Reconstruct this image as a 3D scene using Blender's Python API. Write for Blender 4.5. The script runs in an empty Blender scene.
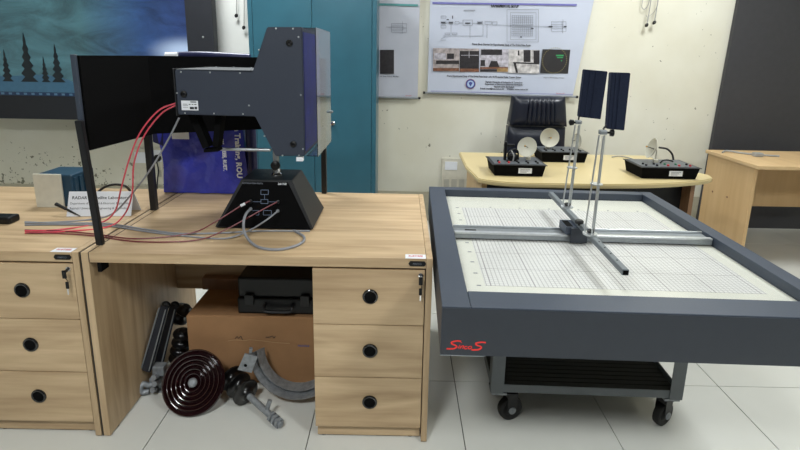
import bpy, bmesh, math, random
from mathutils import Vector, Matrix, Euler
random.seed(7)
C = bpy.context.scene.collection
SC = bpy.context.scene
# ------------------------------------------------------------------ camera, world, lights, exposure
F, TH, AL, H, CY = 489.8, .2144, .0186, 1.4426, 162.46
fw = Vector((0, math.cos(TH), -math.sin(TH))); r0 = Vector((1, 0, 0)); u0 = Vector((0, math.sin(TH), math.cos(TH)))
RV = r0*math.cos(AL)+u0*math.sin(AL); UV = u0*math.cos(AL)-r0*math.sin(AL)
cam_d = bpy.data.cameras.new('camera'); cam = bpy.data.objects.new('camera', cam_d); C.objects.link(cam)
cam.matrix_world = Matrix(((RV.x, UV.x, -fw.x, 0), (RV.y, UV.y, -fw.y, 0), (RV.z, UV.z, -fw.z, H), (0, 0, 0, 1)))
cam_d.sensor_width = 36; cam_d.sensor_fit = 'HORIZONTAL'; cam_d.lens = F*36/800; cam_d.shift_y = (CY-225)/800
cam_d.clip_start = .05
SC.camera = cam
w = bpy.data.worlds.new('world'); SC.world = w; w.use_nodes = True
w.node_tree.nodes['Background'].inputs[0].default_value = (.93, .96, 1, 1)
w.node_tree.nodes['Background'].inputs[1].default_value = .42
SC.view_settings.view_transform = 'Standard'; SC.view_settings.look = 'None'
SC.view_settings.exposure = 0; SC.view_settings.gamma = 1; SC.view_settings.use_curve_mapping = False
LIGHTS = [(2.0, 3.0, 44), (.1, 2.4, 20), (1.9, -.5, 62), (-1.35, 3.0, 42), (-.9, -.6, 72)]   # ceiling panels: x, y, watts


def at(x, y, ax, v):
    """point where the line of sight of photo position x,y meets a real plane (axis ax at v)"""
    d = fw+RV*((x-400)/F)-UV*((y-CY)/F)
    c = Vector((0, 0, H)); t = (v-c[ax])/d[ax]
    return c+d*t


# ------------------------------------------------------------------ materials
def lin(c):
    return tuple(((v/255)/12.92 if v/255 < .04045 else ((v/255+.055)/1.055)**2.4) for v in c)+(1,)


MC = {}


def mat(name, rgb, rough=.5, metal=0, var=.06, scale=30, bump=0, emit=0, coat=0, spec=.5):
    if name in MC: return MC[name]
    m = bpy.data.materials.new(name); m.use_nodes = True; MC[name] = m
    nt = m.node_tree; b = nt.nodes['Principled BSDF']
    tc = nt.nodes.new('ShaderNodeTexCoord'); n = nt.nodes.new('ShaderNodeTexNoise')
    n.inputs['Scale'].default_value = scale; n.inputs['Detail'].default_value = 4
    nt.links.new(tc.outputs['Object'], n.inputs['Vector'])
    r = nt.nodes.new('ShaderNodeValToRGB'); L = lin(rgb)
    r.color_ramp.elements[0].position = .3; r.color_ramp.elements[1].position = .7
    r.color_ramp.elements[0].color = tuple(v*(1-var) for v in L[:3])+(1,)
    r.color_ramp.elements[1].color = tuple(min(1, v*(1+var)) for v in L[:3])+(1,)
    nt.links.new(n.outputs['Fac'], r.inputs['Fac']); nt.links.new(r.outputs['Color'], b.inputs['Base Color'])
    b.inputs['Roughness'].default_value = rough; b.inputs['Metallic'].default_value = metal
    b.inputs['Specular IOR Level'].default_value = spec
    if coat: b.inputs['Coat Weight'].default_value = coat; b.inputs['Coat Roughness'].default_value = .08
    if bump:
        bp = nt.nodes.new('ShaderNodeBump'); bp.inputs['Strength'].default_value = bump; bp.inputs['Distance'].default_value = .002
        nt.links.new(n.outputs['Fac'], bp.inputs['Height']); nt.links.new(bp.outputs['Normal'], b.inputs['Normal'])
    if emit:
        nt.links.new(r.outputs['Color'], b.inputs['Emission Color']); b.inputs['Emission Strength'].default_value = emit
    return m


def wood(name, dark, light, axis, rough=.45, s=1.0):
    """axis: grain direction 0 x, 1 y, 2 z; grain lies in world-sized object coordinates"""
    if name in MC: return MC[name]
    m = bpy.data.materials.new(name); m.use_nodes = True; MC[name] = m
    nt = m.node_tree; b = nt.nodes['Principled BSDF']; N = nt.nodes.new
    g = N('ShaderNodeNewGeometry'); oi = N('ShaderNodeObjectInfo')
    ad = N('ShaderNodeVectorMath'); ad.operation = 'MULTIPLY_ADD'
    cb = N('ShaderNodeCombineXYZ')
    for i in range(3): nt.links.new(oi.outputs['Random'], cb.inputs[i])
    ad.inputs[1].default_value = (9, 9, 9)
    nt.links.new(cb.outputs[0], ad.inputs[0]); nt.links.new(g.outputs['Position'], ad.inputs[2])
    mp = N('ShaderNodeMapping'); sc = [34*s]*3; sc[axis] = 2.2*s; mp.inputs['Scale'].default_value = sc
    nt.links.new(ad.outputs[0], mp.inputs['Vector'])
    n = N('ShaderNodeTexNoise'); n.inputs['Scale'].default_value = 1; n.inputs['Detail'].default_value = 6; n.inputs['Roughness'].default_value = .62
    nt.links.new(mp.outputs[0], n.inputs['Vector'])
    mp2 = N('ShaderNodeMapping'); sc = [7*s]*3; sc[axis] = .8*s; mp2.inputs['Scale'].default_value = sc
    nt.links.new(ad.outputs[0], mp2.inputs['Vector'])
    n2 = N('ShaderNodeTexNoise'); n2.inputs['Scale'].default_value = 1; n2.inputs['Detail'].default_value = 2; n2.inputs['Distortion'].default_value = .6
    nt.links.new(mp2.outputs[0], n2.inputs['Vector'])
    mu = N('ShaderNodeMath'); mu.operation = 'MULTIPLY'; mu.inputs[1].default_value = 9
    nt.links.new(n2.outputs['Fac'], mu.inputs[0])
    fr = N('ShaderNodeMath'); fr.operation = 'PINGPONG'; fr.inputs[1].default_value = 1
    nt.links.new(mu.outputs[0], fr.inputs[0])
    mx = N('ShaderNodeMath'); mx.operation = 'MULTIPLY_ADD'; mx.inputs[1].default_value = .3
    nt.links.new(fr.outputs[0], mx.inputs[0]); nt.links.new(n.outputs['Fac'], mx.inputs[2])
    r = N('ShaderNodeValToRGB'); r.color_ramp.elements[0].position = .3; r.color_ramp.elements[1].position = .95
    r.color_ramp.elements[0].color = lin(dark); r.color_ramp.elements[1].color = lin(light)
    nt.links.new(mx.outputs[0], r.inputs['Fac']); nt.links.new(r.outputs['Color'], b.inputs['Base Color'])
    b.inputs['Roughness'].default_value = rough
    return m


WX = wood('oak_grain_x', (158, 131, 98), (200, 174, 138), 0)
WZ = wood('oak_grain_z', (156, 130, 97), (196, 170, 135), 2)
WY = wood('oak_grain_y', (166, 140, 102), (200, 176, 136), 1)
TAN = wood('tan_board', (192, 158, 112), (206, 174, 128), 2, s=.7)
TANX = wood('tan_board_top', (196, 164, 120), (212, 182, 138), 1, s=.7)
BRN = wood('brown_leg_board', (120, 88, 62), (146, 110, 80), 2)
YEL = mat('cream_yellow_laminate', (196, 178, 132), .38, var=.04, scale=3)
EDGE = mat('black_edge', (38, 32, 26), .6)
GAP = mat('dark_gap', (30, 26, 22), .8)
BLK = mat('black_plastic', (12, 12, 14), .42, spec=.35)
BLKG = mat('black_glossy_plastic', (12, 12, 14), .15, spec=.8)
BLKM = mat('black_matte', (5, 5, 6), .85, spec=.12)
BLKP = mat('black_powder_metal', (19, 20, 23), .5, bump=.1, scale=400)
NAVY = mat('navy_grey_metal', (47, 53, 66), .5, var=.05, scale=200, bump=.1)
NAVYF = mat('slate_frame_metal', (54, 62, 75), .46, var=.05, scale=150, bump=.08)
GREYM = mat('grey_painted_steel', (100, 106, 110), .5, var=.05)
ALU = mat('brushed_aluminium', (205, 208, 210), .33, .85, scale=80)
ALUD = mat('dull_aluminium', (142, 147, 150), .42, .6, scale=80)
CHR = mat('chrome', (220, 220, 222), .18, 1)
GALV = mat('galvanised_steel', (142, 146, 150), .55, .55, var=.22, scale=60, bump=.25)
PORC = mat('brown_glazed_porcelain', (34, 14, 16), .12, var=.2, scale=12, coat=1)
PORCB = mat('black_glazed_porcelain', (10, 9, 10), .3, var=.2, coat=.25)
WHITE = mat('white_paper', (232, 234, 238), .5, var=.02)
LBL = mat('white_label', (225, 227, 232), .4, var=.02)
INK = mat('printed_black', (28, 28, 34), .6)
INKG = mat('printed_grey', (120, 124, 134), .6)
INKB = mat('printed_violet', (112, 112, 178), .6)
INKT = mat('printed_teal', (80, 140, 140), .6)
INKR = mat('printed_red', (190, 50, 50), .6)
SRED = mat('scarlet_print', (232, 48, 42), .5)
REDC = mat('pink_red_cable', (206, 72, 88), .4)
DREDC = mat('dark_red_cable', (112, 34, 44), .4)
GRYC = mat('grey_cable', (132, 134, 140), .45)
BLKC = mat('black_cable', (24, 24, 26), .5)
WIRE = mat('light_grey_wire', (150, 150, 148), .5)
IVORY = mat('ivory_plastic', (205, 200, 184), .4)
DISHM = mat('ivory_dish_plastic', (182, 179, 164), .45, var=.03)
KITP = mat('grey_kit_panel', (84, 88, 92), .45, var=.15, scale=60)
LEA = mat('black_leather', (18, 23, 38), .34, var=.2, scale=90, bump=.12)
CARD = mat('brown_cardboard', (150, 112, 76), .85, var=.06, scale=14)
CARDT = mat('brown_cardboard_tape', (170, 134, 96), .5)
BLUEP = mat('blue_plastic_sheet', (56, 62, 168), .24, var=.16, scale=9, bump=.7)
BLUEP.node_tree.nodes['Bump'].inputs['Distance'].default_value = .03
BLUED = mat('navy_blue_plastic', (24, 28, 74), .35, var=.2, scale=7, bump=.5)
RUBB = mat('black_rubber', (16, 16, 16), .7)
TEALB = mat('teal_navy_plastic', (26, 58, 78), .45, var=.1)
FOAM = mat('navy_foam', (33, 39, 56), .9, var=.12, scale=120, bump=.3, spec=.15)
CUPB = mat('teal_enamel', (48, 94, 110), .3, var=.07, scale=5, spec=.5)
CUPD = mat('teal_enamel_shadow_gap', (22, 52, 62), .5)
DGREY = mat('dark_grey_board', (58, 58, 62), .6)
CHARC = mat('charcoal_board', (27, 30, 38), .6)
CEIL = mat('ceiling_white', (235, 235, 230), .8, var=.02)
GROUT = mat('grey_joint', (84, 86, 82), .8)
LAMP = mat('lamp_diffuser', (255, 252, 244), .5, emit=4, var=0)


def wall_mat():
    m = bpy.data.materials.new('wall_cream_paint'); m.use_nodes = True
    nt = m.node_tree; b = nt.nodes['Principled BSDF']; N = nt.nodes.new
    g = N('ShaderNodeNewGeometry')
    n = N('ShaderNodeTexNoise'); n.inputs['Scale'].default_value = 1.3; n.inputs['Detail'].default_value = 5
    nt.links.new(g.outputs['Position'], n.inputs['Vector'])
    r = N('ShaderNodeValToRGB'); r.color_ramp.elements[0].color = lin((212, 208, 190)); r.color_ramp.elements[1].color = lin((226, 224, 211))
    r.color_ramp.elements[0].position = .35; r.color_ramp.elements[1].position = .65
    nt.links.new(n.outputs['Fac'], r.inputs['Fac'])
    # flaked paint low on the wall behind the left desk
    f = N('ShaderNodeTexNoise'); f.inputs['Scale'].default_value = 26; f.inputs['Detail'].default_value = 3; f.inputs['Roughness'].default_value = .7
    nt.links.new(g.outputs['Position'], f.inputs['Vector'])
    f2 = N('ShaderNodeTexNoise'); f2.inputs['Scale'].default_value = 5
    nt.links.new(g.outputs['Position'], f2.inputs['Vector'])
    sx = N('ShaderNodeSeparateXYZ'); nt.links.new(g.outputs['Position'], sx.inputs[0])
    mr = N('ShaderNodeMapRange'); mr.inputs['From Min'].default_value = .75; mr.inputs['From Max'].default_value = .35
    nt.links.new(sx.outputs['Z'], mr.inputs['Value'])
    mr2 = N('ShaderNodeMapRange'); mr2.inputs['From Min'].default_value = -1.4; mr2.inputs['From Max'].default_value = -1.9
    nt.links.new(sx.outputs['X'], mr2.inputs['Value'])
    a = N('ShaderNodeMath'); a.operation = 'MULTIPLY'; nt.links.new(mr.outputs[0], a.inputs[0]); nt.links.new(mr2.outputs[0], a.inputs[1])
    s = N('ShaderNodeMath'); s.operation = 'MULTIPLY_ADD'; s.inputs[1].default_value = .3
    nt.links.new(f2.outputs['Fac'], s.inputs[0]); nt.links.new(f.outputs['Fac'], s.inputs[2])
    t = N('ShaderNodeMath'); t.operation = 'MULTIPLY_ADD'; t.inputs[1].default_value = .12
    nt.links.new(a.outputs[0], t.inputs[0]); nt.links.new(s.outputs[0], t.inputs[2])
    th = N('ShaderNodeMath'); th.operation = 'GREATER_THAN'; th.inputs[1].default_value = .875
    nt.links.new(t.outputs[0], th.inputs[0])
    mx = N('ShaderNodeMix'); mx.data_type = 'RGBA'; nt.links.new(th.outputs[0], mx.inputs[0])
    nt.links.new(r.outputs[0], mx.inputs[6]); mx.inputs[7].default_value = lin((120, 118, 100))
    nt.links.new(mx.outputs[2], b.inputs['Base Color'])
    b.inputs['Roughness'].default_value = .55
    bp = N('ShaderNodeBump'); bp.inputs['Strength'].default_value = .25; bp.inputs['Distance'].default_value = .01
    nt.links.new(n.outputs['Fac'], bp.inputs['Height']); nt.links.new(bp.outputs[0], b.inputs['Normal'])
    return m


def screen_mat():
    m = bpy.data.materials.new('display_picture'); m.use_nodes = True
    nt = m.node_tree; b = nt.nodes['Principled BSDF']; N = nt.nodes.new
    g = N('ShaderNodeNewGeometry'); mp = N('ShaderNodeMapping'); mp.inputs['Rotation'].default_value = (0, .6, 0); mp.inputs['Scale'].default_value = (1.2, 1, 3.0)
    nt.links.new(g.outputs['Position'], mp.inputs['Vector'])
    n = N('ShaderNodeTexNoise'); n.inputs['Scale'].default_value = 1.8; n.inputs['Detail'].default_value = 12; n.inputs['Roughness'].default_value = .66; n.inputs['Distortion'].default_value = .7
    nt.links.new(mp.outputs[0], n.inputs['Vector'])
    sx = N('ShaderNodeSeparateXYZ'); nt.links.new(g.outputs['Position'], sx.inputs[0])
    mr = N('ShaderNodeMapRange'); mr.inputs['From Min'].default_value = -2.75; mr.inputs['From Max'].default_value = -1.66
    nt.links.new(sx.outputs['X'], mr.inputs['Value'])
    hue = N('ShaderNodeValToRGB'); e = hue.color_ramp.elements
    e[0].color = lin((62, 100, 108)); e[1].color = lin((42, 64, 114)); e[0].position = .25
    k = e.new(.7); k.color = lin((44, 78, 130))
    nt.links.new(mr.outputs[0], hue.inputs['Fac'])
    r = N('ShaderNodeValToRGB'); r.color_ramp.elements[0].color = (.35, .35, .35, 1); r.color_ramp.elements[1].color = (1.5, 1.5, 1.5, 1)
    r.color_ramp.elements[0].position = .3; r.color_ramp.elements[1].position = .72
    nt.links.new(n.outputs['Fac'], r.inputs['Fac'])
    mu = N('ShaderNodeMix'); mu.data_type = 'RGBA'; mu.blend_type = 'MULTIPLY'; mu.inputs[0].default_value = 1
    nt.links.new(hue.outputs[0], mu.inputs[6]); nt.links.new(r.outputs[0], mu.inputs[7])
    # white glow in the picture towards its lower right corner
    vd = N('ShaderNodeVectorMath'); vd.operation = 'SUBTRACT'; nt.links.new(g.outputs['Position'], vd.inputs[0]); vd.inputs[1].default_value = (-1.69, 3.9, 1.44)
    vs = N('ShaderNodeVectorMath'); vs.operation = 'MULTIPLY'; vs.inputs[1].default_value = (.55, 0, 1.3); nt.links.new(vd.outputs[0], vs.inputs[0])
    ln = N('ShaderNodeVectorMath'); ln.operation = 'LENGTH'; nt.links.new(vs.outputs[0], ln.inputs[0])
    gl = N('ShaderNodeMapRange'); gl.inputs['From Min'].default_value = .2; gl.inputs['From Max'].default_value = 0; gl.interpolation_type = 'SMOOTHERSTEP'
    nt.links.new(ln.outputs['Value'], gl.inputs['Value'])
    mg = N('ShaderNodeMix'); mg.data_type = 'RGBA'; nt.links.new(gl.outputs[0], mg.inputs[0])
    nt.links.new(mu.outputs[2], mg.inputs[6]); mg.inputs[7].default_value = lin((190, 214, 245))
    b.inputs['Base Color'].default_value = (.01, .01, .012, 1); b.inputs['Roughness'].default_value = .25
    nt.links.new(mg.outputs[2], b.inputs['Emission Color']); b.inputs['Emission Strength'].default_value = .9
    return m


def glass_mat():
    m = bpy.data.materials.new('clear_acrylic'); m.use_nodes = True
    b = m.node_tree.nodes['Principled BSDF']
    b.inputs['Base Color'].default_value = (.93, .95, .96, 1); b.inputs['Transmission Weight'].default_value = 1
    b.inputs['Roughness'].default_value = .03; b.inputs['IOR'].default_value = 1.45
    return m


def tile_mat():
    m = bpy.data.materials.new('polished_floor_tile'); m.use_nodes = True
    nt = m.node_tree; b = nt.nodes['Principled BSDF']; N = nt.nodes.new
    g = N('ShaderNodeNewGeometry'); n = N('ShaderNodeTexNoise'); n.inputs['Scale'].default_value = 3; n.inputs['Detail'].default_value = 6
    nt.links.new(g.outputs['Position'], n.inputs['Vector'])
    r = N('ShaderNodeValToRGB'); r.color_ramp.elements[0].color = lin((204, 204, 197)); r.color_ramp.elements[1].color = lin((216, 216, 210))
    nt.links.new(n.outputs['Fac'], r.inputs['Fac']); nt.links.new(r.outputs[0], b.inputs['Base Color'])
    b.inputs['Roughness'].default_value = .2
    return m


def graph_mat():
    """printed graph paper sheet: fine ruling, heavier line at every 10"""
    m = bpy.data.materials.new('graph_sheet'); m.use_nodes = True
    nt = m.node_tree; b = nt.nodes['Principled BSDF']; N = nt.nodes.new
    tc = N('ShaderNodeTexCoord'); sx = N('ShaderNodeSeparateXYZ'); nt.links.new(tc.outputs['Object'], sx.inputs[0])

    def line(out, step, wid):
        a = N('ShaderNodeMath'); a.operation = 'ABSOLUTE'; nt.links.new(out, a.inputs[0])
        p = N('ShaderNodeMath'); p.operation = 'PINGPONG'; p.inputs[1].default_value = step/2; nt.links.new(a.outputs[0], p.inputs[0])
        l = N('ShaderNodeMath'); l.operation = 'LESS_THAN'; l.inputs[1].default_value = wid/2; nt.links.new(p.outputs[0], l.inputs[0])
        return l.outputs[0]
    outs = [(line(sx.outputs['X'], .0145, .0026), .58), (line(sx.outputs['Y'], .0145, .0024), .42), (line(sx.outputs['X'], .145, .004), .75), (line(sx.outputs['Y'], .145, .004), .65)]
    prev = None
    for o, k in outs:
        mu = N('ShaderNodeMath'); mu.operation = 'MULTIPLY'; mu.inputs[1].default_value = k; nt.links.new(o, mu.inputs[0])
        if prev:
            mx = N('ShaderNodeMath'); mx.operation = 'MAXIMUM'; nt.links.new(prev, mx.inputs[0]); nt.links.new(mu.outputs[0], mx.inputs[1]); prev = mx.outputs[0]
        else: prev = mu.outputs[0]
    mx = N('ShaderNodeMix'); mx.data_type = 'RGBA'; nt.links.new(prev, mx.inputs[0])
    mx.inputs[6].default_value = lin((226, 226, 222)); mx.inputs[7].default_value = lin((104, 96, 100))
    nt.links.new(mx.outputs[2], b.inputs['Base Color']); b.inputs['Roughness'].default_value = .35
    return m


WALL = wall_mat(); SCREEN = screen_mat(); ACR = glass_mat(); TILE = tile_mat(); GRAPH = graph_mat()
SHEET = mat('ivory_backing_sheet', (222, 222, 210), .3, var=.02)
POST = mat('poster_vinyl', (190, 196, 212), .38, var=.03, scale=4, bump=.5)
POST2 = mat('poster_vinyl_glossy', (184, 187, 198), .2, var=.05, scale=4, bump=.8)
ph = lambda n, c, s=25: mat(n, c, .5, var=.5, scale=s)

# ------------------------------------------------------------------ builders
FR = Matrix.Identity(4)      # the frame new geometry is given in
WM = {}


def unique_base(bm):
    xs = [v.co.x for v in bm.verts]; ys = [v.co.y for v in bm.verts]; zs = [v.co.z for v in bm.verts]
    return Vector(((min(xs)+max(xs))/2, (min(ys)+max(ys))/2, min(zs)))


def obj(name, bm, m, parent=None, smooth=False, base=True):
    bm.transform(FR)
    o0 = unique_base(bm) if base else Vector((0, 0, 0))
    M = Matrix.Translation(o0)
    if FR != Matrix.Identity(4): M = M @ FR.to_3x3().normalized().to_4x4()
    bm.transform(M.inverted())
    me = bpy.data.meshes.new(name); bm.to_mesh(me); bm.free()
    if smooth:
        me.polygons.foreach_set('use_smooth', [True]*len(me.polygons))
        try: me.set_sharp_from_angle(angle=math.radians(smooth if smooth > 1 else 40))
        except Exception: pass
    me.materials.append(m)
    o = bpy.data.objects.new(name, me); C.objects.link(o)
    WM[o.name] = M
    if parent is not None:
        o.parent = parent; o.matrix_local = WM[parent.name].inverted() @ M
    else: o.matrix_local = M
    return o


def tag(o, label, cat, group=None, kind=None):
    o['label'] = label; o['category'] = cat
    if group: o['group'] = group
    if kind: o['kind'] = kind
    return o


def thing(name, label, cat, loc, group=None):
    o = bpy.data.objects.new(name, None); C.objects.link(o); o.empty_display_size = .05
    M = FR @ Matrix.Translation(Vector(loc)); o.matrix_local = M; WM[o.name] = M
    return tag(o, label, cat, group)


def struct(o):
    o['kind'] = 'structure'; return o


def B(): return bmesh.new()


def box(x0, x1, y0, y1, z0, z1, bev=0, bm=None):
    b = B()
    bmesh.ops.create_cube(b, size=1)
    bmesh.ops.scale(b, vec=(abs(x1-x0), abs(y1-y0), abs(z1-z0)), verts=b.verts)
    bmesh.ops.translate(b, vec=((x0+x1)/2, (y0+y1)/2, (z0+z1)/2), verts=b.verts)
    if bev: bmesh.ops.bevel(b, geom=list(b.edges), offset=bev, segments=2, affect='EDGES', profile=.5)
    return join(bm, b)


def join(bm, b):
    if bm is None: return b
    me = bpy.data.meshes.new('tmp'); b.to_mesh(me); b.free(); bm.from_mesh(me); bpy.data.meshes.remove(me)
    return bm


def smooth_pts(pts, k=5):
    P = [Vector(p) for p in pts]
    if len(P) < 3: return P
    Q = [P[0]*2-P[1]]+P+[P[-1]*2-P[-2]]; out = []
    for i in range(1, len(Q)-2):
        for j in range(k):
            t = j/k; a, b, c, d = Q[i-1:i+3]
            out.append(.5*((2*b)+(c-a)*t+(2*a-5*b+4*c-d)*t*t+(3*b-a-3*c+d)*t**3))
    out.append(P[-1]); return out


def tube(pts, r, n=8, k=5, bm=None, radii=None):
    P = smooth_pts(pts, k) if k > 1 else [Vector(p) for p in pts]
    b = B(); rings = []; up = None
    for i, p in enumerate(P):
        d = (P[min(i+1, len(P)-1)]-P[max(i-1, 0)]).normalized()
        if up is None: up = d.orthogonal().normalized()
        else: up = (up-d*up.dot(d)).normalized()
        s = d.cross(up); rr = radii(i/(len(P)-1)) if radii else r
        rings.append([b.verts.new(p+(up*math.cos(a)+s*math.sin(a))*rr) for a in [2*math.pi*j/n for j in range(n)]])
    for A, Bq in zip(rings, rings[1:]):
        for j in range(n): b.faces.new((A[j], A[(j+1) % n], Bq[(j+1) % n], Bq[j]))
    b.faces.new(rings[0][::-1]); b.faces.new(rings[-1])
    bmesh.ops.recalc_face_normals(b, faces=b.faces)
    return join(bm, b)


def lathe(prof, org, axis=(0, 0, 1), n=32, bm=None):
    b = B(); q = Vector((0, 0, 1)).rotation_difference(Vector(axis).normalized()); org = Vector(org); rings = []
    for r, z in prof:
        if r < 1e-6: rings.append([b.verts.new(org+q @ Vector((0, 0, z)))])
        else: rings.append([b.verts.new(org+q @ Vector((r*math.cos(2*math.pi*j/n), r*math.sin(2*math.pi*j/n), z))) for j in range(n)])
    for A, Z in zip(rings, rings[1:]):
        for j in range(n):
            a0, a1 = A[j % len(A)], A[(j+1) % len(A)]; z0, z1 = Z[j % len(Z)], Z[(j+1) % len(Z)]
            vs = []
            for v in (a0, a1, z1, z0):
                if v not in vs: vs.append(v)
            if len(vs) > 2:
                try: b.faces.new(vs)
                except ValueError: pass
    if len(rings[0]) > 1: b.faces.new(rings[0][::-1])
    if len(rings[-1]) > 1: b.faces.new(rings[-1])
    bmesh.ops.recalc_face_normals(b, faces=b.faces)
    return join(bm, b)


def cyl(p0, p1, r, n=16, bm=None, bev=0):
    p0, p1 = Vector(p0), Vector(p1); L = (p1-p0).length
    pr = [(r, 0), (r, L)] if not bev else [(r-bev, 0), (r, bev), (r, L-bev), (r-bev, L)]
    return lathe(pr, p0, p1-p0, n, bm)


def prism(pts, vec, bev=0, bm=None):
    b = B(); vec = Vector(vec)
    A = [b.verts.new(Vector(p)) for p in pts]; Z = [b.verts.new(Vector(p)+vec) for p in pts]; n = len(A)
    b.faces.new(A); b.faces.new(Z[::-1])
    for i in range(n): b.faces.new((A[i], Z[i], Z[(i+1) % n], A[(i+1) % n]))
    bmesh.ops.recalc_face_normals(b, faces=b.faces)
    if bev: bmesh.ops.bevel(b, geom=list(b.edges), offset=bev, segments=2, affect='EDGES')
    return join(bm, b)


def hexa(lo, hi, bm=None, bev=0):
    b = B(); A = [b.verts.new(Vector(p)) for p in lo]; Z = [b.verts.new(Vector(p)) for p in hi]; n = len(A)
    b.faces.new(A); b.faces.new(Z)
    for i in range(n): b.faces.new((A[i], A[(i+1) % n], Z[(i+1) % n], Z[i]))
    bmesh.ops.recalc_face_normals(b, faces=b.faces)
    if bev: bmesh.ops.bevel(b, geom=list(b.edges), offset=bev, segments=2, affect='EDGES')
    return join(bm, b)


def sph(c, r, bm=None, sc=(1, 1, 1)):
    b = B(); bmesh.ops.create_uvsphere(b, u_segments=12, v_segments=8, radius=r)
    bmesh.ops.scale(b, vec=sc, verts=b.verts); bmesh.ops.translate(b, vec=Vector(c), verts=b.verts)
    return join(bm, b)


def grid_sheet(fn, nu, nv, th, vec, bm=None):
    """sheet from fn(u,v) with thickness th along vec"""
    b = B(); vec = Vector(vec)*th
    G = [[b.verts.new(Vector(fn(i/nu, j/nv))) for j in range(nv+1)] for i in range(nu+1)]
    K = [[b.verts.new(G[i][j].co+vec) for j in range(nv+1)] for i in range(nu+1)]
    for i in range(nu):
        for j in range(nv):
            b.faces.new((G[i][j], G[i+1][j], G[i+1][j+1], G[i][j+1])); b.faces.new((K[i][j], K[i][j+1], K[i+1][j+1], K[i+1][j]))
    for i in range(nu):
        b.faces.new((G[i][0], K[i][0], K[i+1][0], G[i+1][0])); b.faces.new((G[i][nv], G[i+1][nv], K[i+1][nv], K[i][nv]))
    for j in range(nv):
        b.faces.new((G[0][j], G[0][j+1], K[0][j+1], K[0][j])); b.faces.new((G[nu][j], K[nu][j], K[nu][j+1], G[nu][j+1]))
    bmesh.ops.recalc_face_normals(b, faces=b.faces)
    return join(bm, b)


def ribbon(pts, wd, org, ux, uy, th=.0012, bm=None, k=6):
    """flat painted stroke; pts 2D in org + ux*x + uy*y"""
    P = smooth_pts([(p[0], p[1], 0) for p in pts], k) if k > 1 else [Vector((p[0], p[1], 0)) for p in pts]
    b = B(); ux, uy, org = Vector(ux), Vector(uy), Vector(org); nn = ux.cross(uy).normalized()*th
    L, R = [], []
    for i, p in enumerate(P):
        d = (P[min(i+1, len(P)-1)]-P[max(i-1, 0)]).normalized(); s = Vector((-d.y, d.x, 0))*wd/2
        for S, lst in ((s, L), (-s, R)):
            q = p+S; lst.append((b.verts.new(org+ux*q.x+uy*q.y), b.verts.new(org+ux*q.x+uy*q.y+nn)))
    for i in range(len(P)-1):
        b.faces.new((L[i][1], L[i+1][1], R[i+1][1], R[i][1])); b.faces.new((L[i][0], R[i][0], R[i+1][0], L[i+1][0]))
        b.faces.new((L[i][0], L[i+1][0], L[i+1][1], L[i][1])); b.faces.new((R[i][0], R[i][1], R[i+1][1], R[i+1][0]))
    b.faces.new((L[0][0], L[0][1], R[0][1], R[0][0])); b.faces.new((L[-1][0], R[-1][0], R[-1][1], L[-1][1]))
    bmesh.ops.recalc_face_normals(b, faces=b.faces)
    return join(bm, b)


def text(s, org, ux, uy, height, m, parent, name='printed_text', width=None, bold=0, align='LEFT', bm=None, shear=0):
    """flat lettering: ux/uy unit directions of the line of writing, org the baseline start"""
    cu = bpy.data.curves.new('t', 'FONT'); cu.body = s; cu.size = 1; cu.resolution_u = 2; cu.offset = bold; cu.shear = shear
    to = bpy.data.objects.new('t', cu); me = bpy.data.meshes.new_from_object(to)
    b = B(); b.from_mesh(me); bpy.data.objects.remove(to); bpy.data.curves.remove(cu); bpy.data.meshes.remove(me)
    xs = [v.co.x for v in b.verts]; x0, x1 = min(xs), max(xs)
    k = height/.7; kx = k if width is None else width/(x1-x0)
    sh = {'LEFT': 0, 'CENTER': -(x1-x0)*kx/2}[align]
    ux, uy, org = Vector(ux).normalized(), Vector(uy).normalized(), Vector(org); nn = ux.cross(uy)
    for v in b.verts: v.co = org+ux*((v.co.x-x0)*kx+sh)+uy*(v.co.y*k)+nn*.0006
    if bm is not None: return join(bm, b)
    return obj(name, b, m, parent)


def dup(root, off=None, label=None, M=None):
    def cp(o, par):
        c = o.copy(); C.objects.link(c); c.parent = par      # keeps its own place relative to its parent
        for ch in list(o.children): cp(ch, c)
        return c
    r = cp(root, None)
    r.location = root.location+Vector(off)
    if label: r['label'] = label
    return r


X, Y, Z = Vector((1, 0, 0)), Vector((0, 1, 0)), Vector((0, 0, 1))
# ------------------------------------------------------------------ room
WALLY = 4.2
b = box(-4.5, 4.5, -2.5, 4.3, -.12, -.012); floor = struct(obj('floor', b, GROUT))
tile0 = None
for i in range(-7, 7):
    for j in range(-4, 4):
        x = .267+.6*i; y = 1.967+.6*j
        if tile0 is None:
            tile0 = obj('floor_tile', box(x+.0018, x+.5982, y+.0018, y+.5982, -.0118, 0, .0006), TILE, floor)
        else:
            t = tile0.copy(); C.objects.link(t); t.parent = floor
            t.location = tile0.location+Vector((.6*(i+7), .6*(j+4), 0))
struct(obj('wall_back', box(-4.5, 4.5, WALLY, WALLY+.1, -.12, 3), WALL))
struct(obj('wall_right', box(4.4, 4.5, -2.5, WALLY, 0, 3), WALL))
struct(obj('wall_left', box(-4.5, -4.4, -2.5, WALLY, 0, 3), WALL))
struct(obj('wall_front', box(-4.4, 4.4, -2.5, -2.4, 0, 3), mat('low_bounce_wall_grey', (84, 86, 92), .8)))  # unseen wall added to enclose the room, coloured dark to cut bounce light
struct(obj('ceiling', box(-4.5, 4.5, -2.5, WALLY+.1, 3, 3.1), CEIL))
struct(obj('baseboard_back', box(-4.4, 4.4, WALLY-.012, WALLY, 0, .27, .002), mat('baseboard_tile', (176, 170, 150), .4)))
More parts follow.
